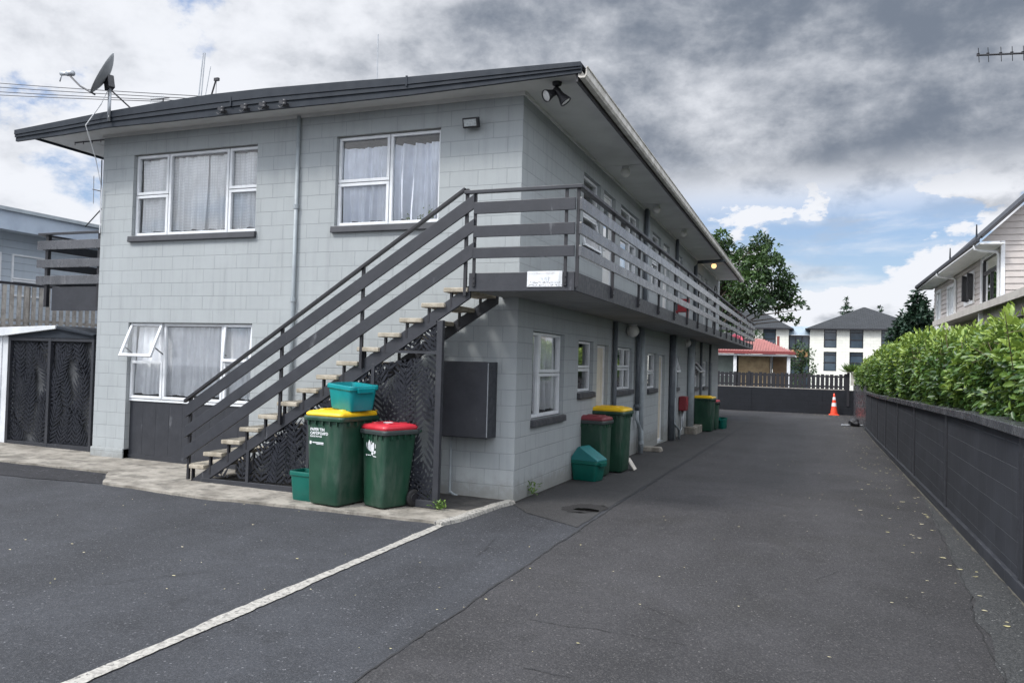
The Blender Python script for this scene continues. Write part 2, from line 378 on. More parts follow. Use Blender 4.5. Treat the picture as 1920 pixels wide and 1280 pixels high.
def tag(o, label=None, cat=None, group=None, kind=None):
    if label: o['label'] = label
    if cat: o['category'] = cat
    if group: o['group'] = group
    if kind: o['kind'] = kind
    return o
def thing(name, label, cat, loc=(0, 0, 0), group=None, world=True):
    """Empty at a thing's base; with world=True its parts are given in world coordinates"""
    o = bpy.data.objects.new(name, None); COL.objects.link(o); o.location = loc; o.empty_display_size = .2
    ORG[o.name] = tuple(loc) if world else (0, 0, 0)
    return tag(o, label, cat, group)
def single(o, loc):
    """move a one-mesh thing's origin to its base"""
    loc = Vector(loc); o.data.transform(Matrix.Translation(-loc)); o.location = loc; return o
def copy_tree(o, parent=None):
    c = o.copy(); COL.objects.link(c)
    if parent: c.parent = parent
    for ch in list(o.children): copy_tree(ch, c)
    return c
def text_mesh(name, txt, size, mat, parent, mw, extrude=.0008, bold=0.0, align='LEFT'):
    cu_ = bpy.data.curves.new(name, 'FONT'); cu_.body = txt; cu_.size = size; cu_.extrude = extrude; cu_.offset = bold; cu_.align_x = align
    to = bpy.data.objects.new(name+'_tmp', cu_); COL.objects.link(to)
    me = bpy.data.meshes.new_from_object(to.evaluated_get(bpy.context.evaluated_depsgraph_get()))
    bpy.data.objects.remove(to); me.transform(mw); me.materials.clear(); me.materials.append(mat)
    o = bpy.data.objects.new(name, me); COL.objects.link(o); o.parent = parent; ORG[o.name] = ORG.get(parent.name, (0, 0, 0))
    return o

# ------------------------------------------------------------------ ground sheets
def jag(pts, step=.25, amp=.02, seed=1, closed=True):
    rnd = random.Random(seed); out = []
    n = len(pts)
    for i in range(n if closed else n-1):
        a = Vector(pts[i]).to_2d(); b = Vector(pts[(i+1) % n]).to_2d(); L = (b-a).length; k = max(1, min(80, int(L/step)))
        nrm = Vector((-(b-a).y, (b-a).x)).normalized() if L > 0 else Vector((0, 0))
        for j in range(k):
            p = a.lerp(b, j/k)
            w = amp*(mnoise.noise(Vector((p.x*1.7, p.y*1.7, seed)))*1.4+rnd.uniform(-.5, .5)) if j else 0
            out.append((p+nrm*w)[:])
    return out
def sheet(name, poly, off, mat, thick=0.0, kind='structure'):
    bm = bmesh.new(); vs = [bm.verts.new((p[0], p[1], 0)) for p in poly]; f = bm.faces.new(vs)
    bmesh.ops.triangulate(bm, faces=[f])
    for co, no in (((0, 0, 0), (1, 0, 0)), ((-12, 0, 0), (1, 0, 0)), ((0, 0, 0), (0, 1, 0)), ((0, 15, 0), (0, 1, 0)), ((0, 40, 0), (0, 1, 0))):
        bmesh.ops.bisect_plane(bm, geom=bm.verts[:]+bm.edges[:]+bm.faces[:], plane_co=co, plane_no=no, dist=1e-5)
    for v in bm.verts: v.co.z = g(v.co.x, v.co.y)+off
    if thick:
        r_ = bmesh.ops.extrude_face_region(bm, geom=bm.faces[:])
        for v in [e for e in r_['geom'] if isinstance(e, bmesh.types.BMVert)]: v.co.z -= thick
    bmesh.ops.recalc_face_normals(bm, faces=bm.faces)
    if not thick:
        for f in bm.faces:
            if f.normal.z < 0: f.normal_flip()
    me = bpy.data.meshes.new(name); bm.to_mesh(me); bm.free(); me.materials.append(mat)
    o = bpy.data.objects.new(name, me); COL.objects.link(o)
    if kind: o['kind'] = kind
    return o

M_ASPH = asphalt_mat('car_park_asphalt', (.032, .034, .039), .55, .75, light=(.125, .125, .13))
M_DRIVE = asphalt_mat('driveway_asphalt', (.033, .032, .034), .60, .8, light=(.125, .12, .115), tint=(.021, .020, .019))
M_SLAB = asphalt_mat('side_strip_asphalt', (.039, .0385, .039), .6, .6, light=(.09, .088, .086), tint=(.026, .025, .024))
M_KERB = asphalt_mat('kerb_strip_asphalt', (.042, .044, .045), .9, .5, light=(.13, .13, .125))
M_PATCH = asphalt_mat('rough_patch_asphalt', (.017, .017, .020), .8, .6, light=(.05, .05, .055), scale=60)
M_LINE = pm('worn_line_paint', (.36, .345, .31), (.22, .21, .19), 30, .9, 1.0, 45, fine=38, grime=((.05, .05, .05), 26, .55, .64))

sheet('ground', [(-400, -60), (400, -60), (400, 600), (-400, 600)], 0, M_ASPH)
seam = [(1.10, -12), (1.13, -5.2), (1.18, -1.15), (1.20, 2), (1.22, 8), (1.25, 15), (1.28, 22.4), (.9, 26)]
sheet('driveway', jag([(5.6, -12), (5.6, 31.5), (-3, 31.5), (-3, 24)] + seam[::-1], .2, .02, 3), .004, M_DRIVE)
sheet('side_strip', jag([(-.02, -.02), (.35, -.5), (1.12, -1.0), (1.155, 2), (1.175, 8), (1.205, 15), (1.235, 22.2), (-.02, 22.2)], .2, .014, 5), .0055, M_SLAB)
sheet('path', jag([(5.35, -8), (5.6, 21.5), (5.38, 19), (5.26, 11), (5.14, 6.5), (4.91, 2.3), (4.70, -.9), (4.50, -3.9), (4.3, -8)], .3, .03, 7), .009, M_KERB)
sheet('asphalt_patch', jag([(-9.5, -1.15), (-7.6, -1.13), (-5.6, -1.06), (-4.98, -1.66), (-5.9, -1.82), (-7.2, -1.95), (-9.5, -1.75)], .12, .03, 9), .006, M_PATCH)
apron = [(-13, -1.18), (-7.58, -1.12), (-5.56, -1.04), (-4.94, -1.68), (-3.26, -1.78), (-1.98, -1.66), (-1.1, -1.60), (-.22, -1.56),
         (-.15, -1.3), (-.10, -.5), (-.02, -.02), (-.02, .3), (-13, .4)]
sheet('pavement', jag(apron, .12, .016, 11), .030, M_CONC, .06)
M_DIRT = MATS.get('dark_dirt') or pm('dark_dirt', (.040, .038, .036), (.024, .023, .022), 5, .9, .5, 60, fine=30)
sheet('dirt_strip', jag([(-4.0, -.90), (-.58, -.90), (-.24, -.86), (-.14, -.45), (-.10, -.03), (-4.0, -.03)], .1, .02, 12), .034, M_DIRT)
sheet('painted_line', jag([(-.135, -9), (-.135, -6.0), (-.165, -1.62), (-.25, -1.60), (-.245, -6.06), (-.25, -9)], .03, .013, 13), .008, M_LINE)
kb = MB()
kp = [(-.30, -1.60), (-.215, -1.30), (-.17, -.8), (-.13, -.3), (-.06, -.015)]
for i in range(len(kp)-1):
    (ax, ay), (bx, by) = kp[i], kp[i+1]
    kb.add([(ax, ay, -.02), (ax+.12, ay-.02, -.02), (bx+.12, by-.02, -.02), (bx, by, -.02), (ax, ay, .045), (ax+.10, ay-.02, .040), (bx+.10, by-.02, .044), (bx, by, .05)],
           [(0, 1, 5, 4), (1, 2, 6, 5), (2, 3, 7, 6), (3, 0, 4, 7), (4, 5, 6, 7)])
tag(kb.build('kerb', M_LINE, bevel=.012), kind='structure')

M_FOOT = pm('foot_dirt', (.10, .092, .07), (.05, .046, .04), 9, .95, .8, 40, fine=30)
sheet('dirt_strip', jag([(4.93, -8), (4.975, 0), (5.0, 3), (5.075, 9), (5.145, 15), (5.20, 20), (5.26, 20), (5.20, 15), (5.13, 9), (5.06, 3), (5.02, 0), (5.02, -8)], .1, .022, 31), .013, M_FOOT)
sheet('dirt_strip', jag([(-.03, .05), (.035, .1), (.045, 3), (.04, 8), (.05, 15), (.04, 22), (-.03, 22)], .1, .014, 33), .0105, M_DIRT)
# drain hole in the side strip
def ellipse(cx, cy, a, b, n=28, rot=0.0, jitter=0, seed=0):
    rnd = random.Random(seed); o = []
    for i in range(n):
        t = 2*PI*i/n; q = 1+rnd.uniform(-jitter, jitter)
        x, y = a*q*math.cos(t), b*q*math.sin(t); o.append((cx+x*math.cos(rot)-y*math.sin(rot), cy+x*math.sin(rot)+y*math.cos(rot)))
    return o
M_WET = asphalt_mat('wet_asphalt', (.019, .018, .018), .4, .4, light=(.04, .04, .04))
sheet('damp_patch', ellipse(.90, .10, .24, .34, 30, -.3, .16, 3), .0075, M_WET)
dr = MB(); z0 = g(.95, 0)+.006
cx, cy = .95, .0
pts_ = ellipse(cx, cy, .165, .085, 26, .0, .14, 4)
dr.add([(x, y, z0) for x, y in pts_]+[(x, y, z0+.003) for x, y in pts_], [(i, (i+1) % 26, 26+(i+1) % 26, 26+i) for i in range(26)]+[tuple(range(26, 52))])
dt = tag(single(dr.build('drain_cover', pm('drain_black', (.004, .004, .004), (.006, .006, .006), 9, 1, 0, spec=0)), (cx, cy, z0)), 'sunken black drain hole in the dark strip near the block corner', 'drain')

# cracks along the seam, tar coloured
crk = MB()
rnd = random.Random(5)
def crack(p0, p1, w, seed, amp=.05, step=.12, off=.0095):
    rr = random.Random(seed); a = Vector((*p0, 0)); b = Vector((*p1, 0)); L = (b-a).length; n = int(L/step)
    nr = Vector((-(b-a).y, (b-a).x, 0)).normalized(); prev = None; wob = 0
    for i in range(n+1):
        wob = wob*.8+rr.uniform(-1, 1)*amp*.5
        c = a.lerp(b, i/n)+nr*wob; ww = w*(.4+rr.random()*1.0)
        l, r_ = c+nr*ww, c-nr*ww
        l.z = g(l.x, l.y)+off; r_.z = g(r_.x, r_.y)+off
        if prev: crk.add([prev[0], prev[1], r_, l], [(0, 1, 2, 3)])
        prev = (l, r_)
for i in range(len(seam)-2):
    crack(seam[i], seam[i+1], .007, i, .02, .07)
crack((4.3, -8), (4.5, -3.9), .005, 21, .03, .09, .0115); crack((4.5, -3.9), (4.7, -.9), .005, 22, .03, .09, .0115); crack((4.7, -.9), (4.91, 2.3), .004, 23, .03, .09, .0115)
for i in range(16):
    x, y = rnd.uniform(-2.5, 4.2), rnd.uniform(-5.5, 6); a = rnd.uniform(0, PI); L = rnd.uniform(.3, 1.2)
    crack((x, y), (x+L*math.cos(a), y+L*math.sin(a)), .0028, 40+i, .03, .06)
M_TAR = pm('crack_tar', (.014, .014, .015), (.022, .022, .022), 20, .9, 0)
tag(crk.build('asphalt_crack', M_TAR, fix=False), kind='structure')

# fallen leaves and grit
lit = MB(); rnd = random.Random(8)
def flake(x, y, s, off=.012):
    z = g(x, y)+off; a = rnd.uniform(0, 2*PI); n = 6; vs = []
    for i in range(n):
        t = a+2*PI*i/n; q = s*rnd.uniform(.5, 1.1)
        vs.append((x+q*math.cos(t), y+q*.6*math.sin(t), z+rnd.uniform(.001, .004)))
    lit.add(vs, [tuple(range(n))])
for i in range(260):
    y = rnd.uniform(-6, 30); e = abs(rnd.gauss(0, .5)); x = 5.0+.012*y-.06-e
    if x > 1.4: flake(x, y, rnd.choice([.010, .012, .016, .022, .03]))
for i in range(150): flake(rnd.uniform(1.3, 4.9), rnd.uniform(-6, 26), rnd.choice([.006, .008, .012, .016]))
for i in range(80): flake(rnd.uniform(-5, 1.3), rnd.uniform(-6.5, -1.7), rnd.choice([.005, .007, .010, .016]), .008)
for i in range(40): flake(4.5+rnd.gauss(0, .6), 30.6+rnd.uniform(-1, .6), rnd.uniform(.015, .05))
M_LITTER = pm('leaf_litter', (.55, .50, .36), (.40, .36, .16), 3, .8, 0)
tag(lit.build('fallen_leaves', M_LITTER, fix=False), kind='stuff')

# ------------------------------------------------------------------ apartment block
BW, BL, BH = 7.08, 22.9, 5.16
apt = thing('apartment_block', 'two storey grey painted concrete block of flats with low dark roof and charcoal balcony', 'building', (-3.5, 11, 0))
dz = lambda y: -.016*y
# front openings (x0,x1,z0,z1) ; side openings (y0,y1,z0,z1)
FO = dict(ul=(-6.44, -4.09, 3.54, 4.80), ur=(-2.75, -1.15, 3.56, 4.80), ll=(-6.43, -4.08, .06, 2.20))
SO = dict(a=(.59, 2.0, 1.0, 2.17), b=(2.76, 3.67, 1.34+dz(3), 2.17+dz(3)), da=(3.93, 4.72, .03+dz(4), 2.15+dz(4)), c=(5.32, 6.78, 1.35+dz(6), 2.18+dz(6)),
          d=(8.42, 9.5, 1.35+dz(9), 2.17+dz(9)), db=(9.83, 10.65, .03+dz(10), 2.16+dz(10)), e=(12.07, 12.86, 1.35+dz(12), 2.19+dz(12)),
          f=(15.85, 17.0, 1.33+dz(16), 2.14+dz(16)), h=(18.15, 19.4, 1.33+dz(18), 2.2+dz(18)), dc=(20.1, 20.95, .05+dz(20), 2.2+dz(20)),
          ua=(2.84, 3.90, 3.62, 4.82), uda=(4.14, 5.0, 2.80, 4.81), uc=(5.46, 7.13, 3.62, 4.82), ud=(8.66, 9.74, 3.62, 4.82), udb=(10.1, 10.98, 2.80, 4.78),
          ue=(12.12, 13.15, 3.62, 4.80), uf=(16.5, 17.6, 3.62, 4.78), udc=(18.1, 18.95, 2.80, 4.76))
RV = .075
def wall_panel(mb, ops, u0, u1, z0, z1, P, depth):
    us = sorted({u0, u1, *[o[0] for o in ops], *[o[1] for o in ops]}); zs = sorted({z0, z1, *[o[2] for o in ops], *[o[3] for o in ops]})
    for i in range(len(us)-1):
        for j in range(len(zs)-1):
            uc, zc = (us[i]+us[i+1])/2, (zs[j]+zs[j+1])/2
            if any(o[0] < uc < o[1] and o[2] < zc < o[3] for o in ops): continue
            mb.add([P(us[i], 0, zs[j]), P(us[i+1], 0, zs[j]), P(us[i+1], 0, zs[j+1]), P(us[i], 0, zs[j+1])], [(0, 1, 2, 3)])
    for a, b, c, d in ops:
        for q in (((a, c), (a, d)), ((b, d), (b, c)), ((a, d), (b, d)), ((b, c), (a, c))):
            (ua, za), (ub, zb) = q
            mb.add([P(ua, 0, za), P(ub, 0, zb), P(ub, depth, zb), P(ua, depth, za)], [(0, 1, 2, 3)])
wl = MB()
PF = lambda u, d, z: (u, d, z)
PS = lambda u, d, z: (-d, u, z)
wall_panel(wl, list(FO.values()), -BW, 0, -.1, BH, PF, .16)
wall_panel(wl, list(SO.values()), 0, BL, -.5, BH, PS, .16)
wl.add([(-BW, 0, -.1), (-BW, BL, -.5), (-BW, BL, BH), (-BW, 0, BH)], [(0, 1, 2, 3)])
wl.add([(-BW, BL, -.5), (0, BL, -.5), (0, BL, BH), (-BW, BL, BH)], [(0, 1, 2, 3)])
wl.build('wall', M_BLOCK, apt, fix=False)
pl = MB(); pl.box(-BW-.02, -6.43, -.022, .3, -.05, .255); pl.build('plinth', M_BLOCK, apt, bevel=.01)
it = MB(); it.box(-BW+.3, -.3, .9, BL-.3, 2.55, 2.75)          # upper floor slab inside
it.add([(-BW+.02, 1.6, 0), (-1.5, 1.6, 0), (-1.5, 1.6, 5), (-BW+.02, 1.6, 5)], [(0, 1, 2, 3)])
it.add([(-1.5, 1.6, -.3), (-1.5, BL, -.3), (-1.5, BL, 5.1), (-1.5, 1.6, 5.1)], [(0, 1, 2, 3)])
it.build('room_wall', M_INT, apt, fix=False)

# roof: low gable, front barge at y=-.55, eave at x=.9
RX = [-8.33, -7.35, -6.42, -5.40, -4.43, -3.52, -2.34, -1.34, -.16, .90]
RT = [5.181, 5.241, 5.299, 5.343, 5.369, 5.360, 5.325, 5.285, 5.256, 5.227]
RB = [5.010, 5.035, 5.075, 5.066, 5.067, 5.075, 5.066, 5.066, 5.087, 5.108]
Y0, Y1 = -.55, 22.5
rf = MB()
n = len(RX)
for i in range(n-1):
    rf.add([(RX[i], Y0-.025, RT[i]), (RX[i+1], Y0-.025, RT[i+1]), (RX[i+1], Y1, RT[i+1]), (RX[i], Y1, RT[i])], [(0, 1, 2, 3)])
    rf.add([(RX[i], Y1, RT[i]-.06), (RX[i+1], Y1, RT[i+1]-.06), (RX[i+1], Y1, RT[i+1]), (RX[i], Y1, RT[i])], [(0, 1, 2, 3)])
roof = rf.build('roof', M_ROOF, apt, fix=False)
fa = MB()
def strip(mb, za, zb, y0, y1):
    for i in range(n-1):
        a, b = RX[i], RX[i+1]
        mb.add([(a, y0, za[i]), (b, y0, za[i+1]), (b, y0, zb[i+1]), (a, y0, zb[i]), (a, y1, za[i]), (b, y1, za[i+1]), (b, y1, zb[i+1]), (a, y1, zb[i])],
               [(0, 1, 2, 3), (0, 1, 5, 4), (2, 3, 7, 6)])
    mb.add([(RX[0], y0, za[0]), (RX[0], y1, za[0]), (RX[0], y1, zb[0]), (RX[0], y0, zb[0])], [(0, 1, 2, 3)])
    mb.add([(RX[-1], y0, za[-1]), (RX[-1], y1, za[-1]), (RX[-1], y1, zb[-1]), (RX[-1], y0, zb[-1])], [(0, 1, 2, 3)])
mid = [t-(t-b)*.42 for t, b in zip(RT, RB)]; mid2 = [t-(t-b)*.66 for t, b in zip(RT, RB)]
strip(fa, mid, RT, Y0-.03, Y0+.05)
strip(fa, mid2, [q-.004 for q in mid], Y0-.018, Y0+.05)
strip(fa, RB, [q-.003 for q in mid2], Y0, Y0+.04)
fb = fa.build('barge_board', M_FASCIA, roof)
for px_ in (-1.36, -4.1): MB().box(px_-.012, px_+.012, Y0-.036, Y0-.02, 5.17, 5.30).build('joint_cap', M_FASCIA, fb)
sf = MB()
sz = 5.155
sf.box(-8.28, .84, Y0+.04, 0.0, sz, sz+.02); sf.box(.004, .84, 0.0, Y1-.02, sz+.001, sz+.02); sf.box(-8.28, -BW-.004, 0, Y1-.02, sz+.001, sz+.02)
soff = sf.build('soffit', M_SOFFIT, roof)
tr = MB(); tr.box(-BW, 0.03, -.035, -.002, sz-.045, sz); tr.box(.002, .035, .0, BL-.4, sz-.045, sz); tr.build('quad_moulding', M_SOFFIT, soff)
jn = MB()
for y in (3.9, 7.2, 10.4, 13.8, 17.0): jn.box(.04, .83, y-.012, y+.012, sz-.006, sz)
for x in (-6.9, -7.6): jn.box(x-.01, x+.01, .1, 20, sz-.006, sz)
jn.build('joint_strip', M_SOFFIT, soff)
ef = MB(); ef.box(.83, .855, Y0+.04, Y1, 5.02, 5.20); ef.build('fascia', M_BLACK, roof)
gt = MB()
gp = [(.862, 5.17), (.862, 5.07), (.885, 5.055), (.94, 5.055), (.962, 5.085), (.962, 5.165), (.975, 5.175), (.975, 5.185), (.955, 5.185), (.950, 5.10), (.935, 5.075), (.89, 5.075), (.875, 5.09), (.875, 5.17)]
gt.prism(gp, 1, Y0+.02, Y1+.06)
gt.v = [(v[0], v[1], v[2]) for v in gt.v]
gt.build('gutter', M_GUTTER, roof)
lf = MB(); lf.box(-8.31, -8.285, Y0+.04, Y1, 5.12, 5.17); lf.build('fascia', M_FASCIA, roof)

# ---- windows
def sash(mb, P, u0, u1, z0, z1, w=.045, d0=-.012, d1=.03):
    def bx(a, b, c, d):
        pts = [P(a, d0, c), P(b, d0, c), P(b, d1, c), P(a, d1, c), P(a, d0, d), P(b, d0, d), P(b, d1, d), P(a, d1, d)]
        mb.add(pts, [(0, 3, 2, 1), (4, 5, 6, 7), (0, 1, 5, 4), (1, 2, 6, 5), (2, 3, 7, 6), (3, 0, 4, 7)])
    bx(u0, u1, z0, z0+w); bx(u0, u1, z1-w, z1); bx(u0, u0+w, z0+w, z1-w); bx(u1-w, u1, z0+w, z1-w)
def curtain(name, u0, u1, z0, z1, depth, P, mat, label, seed, amp=.022, folds=11):
    rr = random.Random(seed); nu = max(24, int((u1-u0)*110)); nz = 8; mb = MB(); ph = [rr.uniform(0, 6.28) for _ in range(4)]
    for j in range(nz+1):
        t = j/nz; z = z0+(z1-z0)*t
        for i in range(nu+1):
            u = i/nu; x = u0+(u1-u0)*u
            q = (1.5*mnoise.noise(Vector((x*folds*1.5, seed*3.1, t*.5)))+.9*mnoise.noise(Vector((x*folds*3.3, seed*7.7, t*.8)))+.5*math.sin(x*2*PI*folds/1.4+ph[0]))*amp*1.6*(1.2-.35*t)
            mb.v.append(P(x+.012*math.sin(t*3+ph[3]+x*9), depth+q, z+.010*math.sin(x*17+ph[2])*(1-t)))
    w = nu+1
    for j in range(nz):
        for i in range(nu): mb.f.append((j*w+i, j*w+i+1, (j+1)*w+i+1, (j+1)*w+i))
    o = mb.build(name, mat, None, smooth=True, fix=False)
    single(o, P((u0+u1)/2, depth, z0))
    return tag(o, label, 'curtain')
def window(P, op, lights, parent=apt, sill=True, gmat=M_GLASS, fz0=None, depth=RV, sash_open=None):
    """lights: list of (u0,u1,z0,z1) sashes in fractions of the opening, each gets a frame and a pane"""
    u0, u1, z0, z1 = op; z0 = fz0 if fz0 is not None else z0
    PP = lambda u, d, z: P(u, d+depth, z)
    mb = MB(); sash(mb, PP, u0+.004, u1-.004, z0+.004, z1-.004, .035, 0, .06)
    wd = bpy.data.objects.new('window', None); COL.objects.link(wd); wd.parent = parent; ORG[wd.name] = ORG[parent.name]
    for i, (a, b, c, d) in enumerate(lights):
        A, B = u0+(u1-u0)*a, u0+(u1-u0)*b; Cc, D = z0+(z1-z0)*c, z0+(z1-z0)*d
        if sash_open and i in sash_open:
            continue
        sash(mb, PP, A+.006, B-.006, Cc+.006, D-.006, .042, -.014, .04)
    mb.build('frame', M_ALU, wd, bevel=.004)
    gm = MB()
    gm.add([PP(u0+.03, .022, z0+.03), PP(u1-.03, .022, z0+.03), PP(u1-.03, .022, z1-.03), PP(u0+.03, .022, z1-.03)], [(0, 1, 2, 3)]) if not sash_open else None
    if sash_open:
        for i, (a, b, c, d) in enumerate(lights):
            A, B = u0+(u1-u0)*a, u0+(u1-u0)*b; Cc, D = z0+(z1-z0)*c, z0+(z1-z0)*d
            if i in sash_open:
                ang = sash_open[i]; om = MB(); og = MB()
                zt, h = D-.01, D-Cc-.02
                PO = lambda u, dd, zz: PP(u, -(zt-zz)*math.sin(ang)+dd*math.cos(ang)-.01, zt-(zt-zz)*math.cos(ang)-dd*math.sin(ang))
                sash(om, PO, A+.008, B-.008, zt-h, zt, .042, -.02, .02)
                osh = om.build('open_sash', M_ALU, wd, bevel=.004)
                og.add([PO(A+.03, 0, zt-h+.03), PO(B-.03, 0, zt-h+.03), PO(B-.03, 0, zt-.03), PO(A+.03, 0, zt-.03)], [(0, 1, 2, 3)])
                og.build('pane', gmat, osh, fix=False)
                st = MB(); st.bar(PO(B-.03, 0, zt-h*.7), PP(B-.02, .02, zt-h*.85), .014, .014); st.bar(PO(A+.03, 0, zt-h*.7), PP(A+.02, .02, zt-h*.85), .014, .014); st.build('stay', M_BLACK, osh)
            else:
                gm.add([PP(A+.03, .022, Cc+.03), PP(B-.03, .022, Cc+.03), PP(B-.03, .022, D-.03), PP(A+.03, .022, D-.03)], [(0, 1, 2, 3)])
    gm.build('pane', gmat, wd, fix=False)
    if sill:
        sm = MB(); q = .03
        pr_ = [P(u0-q, -.055, z0-.10), P(u1+q, -.055, z0-.10), P(u1+q, .10, z0-.10), P(u0-q, .10, z0-.10), P(u0-q, -.05, z0-.012), P(u1+q, -.05, z0-.012), P(u1+q, .10, z0+.012), P(u0-q, .10, z0+.012)]
        sm.add(pr_, [(0, 3, 2, 1), (4, 5, 6, 7), (0, 1, 5, 4), (1, 2, 6, 5), (2, 3, 7, 6), (3, 0, 4, 7)])
        sm.build('sill', M_SILL, wd, bevel=.008)
    return wd
three = [(0, .277, 0, .505), (0, .277, .505, 1), (.277, .765, 0, 1), (.765, 1, 0, .51), (.765, 1, .51, 1)]
window(PF, FO['ul'], three)
window(PF, FO['ur'], [(0, .51, 0, .485), (0, .51, .485, 1), (.51, 1, 0, 1)])
window(PF, FO['ll'], three, sill=False, fz0=1.03, sash_open={1: R(24), 4: R(5)})
curtain('curtain', -6.38, -5.12, 3.62, 4.74, RV+.085, PF, M_CURTC, 'left half of the white checked curtains in the upper left window', 1, .020, 8)
curtain('curtain', -5.17, -4.13, 3.62, 4.74, RV+.100, PF, M_CURTC, 'right half of the white checked curtains in the upper left window', 11, .020, 8)
curtain('curtain', -2.70, -1.19, 3.63, 4.66, RV+.085, PF, M_CURTB, 'bluish white gathered curtain behind the upper right front window', 2, .026, 9)
curtain('curtain', -6.38, -4.13, 1.10, 2.14, RV+.10, PF, M_CURT, 'white net curtain behind the ground floor front window with open sash', 3, .018, 10)
# plywood panel below the lower front window
pn = MB(); pn.box(-6.425, -4.085, .09, .125, .10, .99); 
x = -6.425
while x < -4.2:
    pn.box(x+.245, x+.260, .0885, .0899, .18, .99); x += .26
pnl = pn.build('panel', M_CHAR, apt)
MB().box(-6.425, -4.085, .08, .125, .03, .17).build('skirting', M_CHAR, pnl)
MB().box(-6.43, -4.08, .07, .13, .995, 1.028).build('window_ledge', M_ALU, pnl)

two = [(0, .32, 0, 1), (.32, 1, 0, .52), (.32, 1, .52, 1)]
hopper = [(0, 1, 0, .46), (0, 1, .46, 1)]
threeb = [(0, .62, 0, .52), (0, .62, .52, 1), (.62, 1, 0, .52), (.62, 1, .52, 1)]
window(PS, SO['a'], two); window(PS, SO['b'], hopper); window(PS, SO['c'], threeb); window(PS, SO['d'], hopper)
window(PS, SO['e'], hopper, sash_open={1: R(16)}); window(PS, SO['f'], hopper, sash_open={1: R(42)}); window(PS, SO['h'], hopper)
window(PS, SO['ua'], hopper, sash_open={0: R(10)}); window(PS, SO['uc'], threeb); window(PS, SO['ud'], hopper); window(PS, SO['ue'], hopper); window(PS, SO['uf'], hopper)
curtain('curtain', .66, 1.94, 1.08, 2.12, RV+.09, PS, M_CURT, 'white curtain across the tall side window nearest the corner', 4, .02, 10)
curtain('curtain', 12.1, 12.84, 3.66, 4.74, RV+.09, PS, M_CURT, 'white curtain in the upper side window before the far downpipe', 6, .02, 10)
curtain('curtain', 5.5, 7.1, 3.66, 4.1, RV+.09, PS, M_CURT, 'short white cafe curtain in the wide upper side window', 7, .02, 10)

def door(op, mat, glazed=False, fr=M_WHITEP):
    y0, y1, z0, z1 = op; d = bpy.data.objects.new('door', None); COL.objects.link(d); d.parent = apt; ORG[d.name] = ORG[apt.name]
    PP = lambda u, dd, z: PS(u, dd+.07, z)
    mb = MB(); sash(mb, PP, y0+.003, y1-.003, z0, z1-.003, .05, 0, .08); mb.build('frame', fr, d, bevel=.004)
    lb = MB()
    a = [PP(y0+.05, .02, z0+.02), PP(y1-.05, .02, z0+.02), PP(y1-.05, .06, z0+.02), PP(y0+.05, .06, z0+.02), PP(y0+.05, .02, z1-.05), PP(y1-.05, .02, z1-.05), PP(y1-.05, .06, z1-.05), PP(y0+.05, .06, z1-.05)]
    lb.add(a, [(0, 3, 2, 1), (4, 5, 6, 7), (0, 1, 5, 4), (1, 2, 6, 5), (2, 3, 7, 6), (3, 0, 4, 7)])
    leaf = lb.build('door_leaf', mat, d)
    pm_ = MB(); w = y1-y0; h = z1-z0
    for c, e in ((.08, .45), (.52, .92)):
        sash(pm_, PP, y0+.14, y1-.14, z0+h*c, z0+h*e, .03, .010, .02)
    pm_.build('door_panel', mat, leaf, bevel=.003)
    if glazed:
        gm = MB(); gm.add([PP(y0+.18, .016, z0+h*.55), PP(y1-.18, .016, z0+h*.55), PP(y1-.18, .016, z0+h*.90), PP(y0+.18, .016, z0+h*.90)], [(0, 1, 2, 3)]); gm.build('pane', M_GLASSD, leaf, fix=False)
    hb = MB(); hb.tube([PP(y0+.11, .02, z0+h*.48), PP(y0+.11, -.045, z0+h*.48)], .012, 8); hb.tube([PP(y0+.11, -.04, z0+h*.48), PP(y0+.22, -.04, z0+h*.48)], .010, 8); hb.build('handle', M_GALV, leaf)
door(SO['da'], M_CREAM); door(SO['db'], M_CREAM); door(SO['dc'], M_DOORW); door(SO['uda'], M_DOORW, True); door(SO['udb'], M_DOORW, True); door(SO['udc'], M_DOORW)

# ---- balcony
SX, SY = 1.02, -1.0
bal = bpy.data.objects.new('balcony', None); COL.objects.link(bal); bal.parent = apt; ORG[bal.name] = ORG[apt.name]
BE = 27.4
sl = MB(); sl.box(-.22, SX-.012, SY+.012, -.004, 2.56, 2.74); sl.box(.004, SX-.012, -.004, BE-.01, 2.56, 2.74); sl.box(-4, .004, BL+.004, BE-.01, 2.56, 2.74)
sl.build('slab', pm('slab_soffit', (.33, .335, .335), (.25, .255, .25), 1.3, .8, .1), bal)
fs = MB(); fs.box(-.232, SX, SY-.012, SY+.012, 2.545, 2.755); fs.box(SX-.012, SX+.012, SY+.012, BE, 2.545, 2.755); fs.box(-4, SX-.012, BE-.012, BE+.01, 2.545, 2.755)
fs.build('fascia', M_CHAR, bal, bevel=.004)
PZ = [(3.42, 3.555), (3.155, 3.285), (2.915, 3.035)]
for z0, z1 in PZ:
    p = MB(); p.box(-.175, SX+.005, SY-.062, SY-.036, z0, z1); p.build('rail_plank', M_CHAR, bal, bevel=.004)
    ya = SY-.05
    while ya < BE-.1:
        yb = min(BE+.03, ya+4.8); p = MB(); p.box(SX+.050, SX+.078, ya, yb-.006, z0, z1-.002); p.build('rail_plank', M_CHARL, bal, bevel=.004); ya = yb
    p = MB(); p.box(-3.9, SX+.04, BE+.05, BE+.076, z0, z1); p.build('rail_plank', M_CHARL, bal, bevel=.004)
tp = MB(); tp.box(-.30, SX+.085, SY-.066, SY-.006, 3.655, 3.695); tp.build('handrail', M_CHAR, bal, bevel=.005)
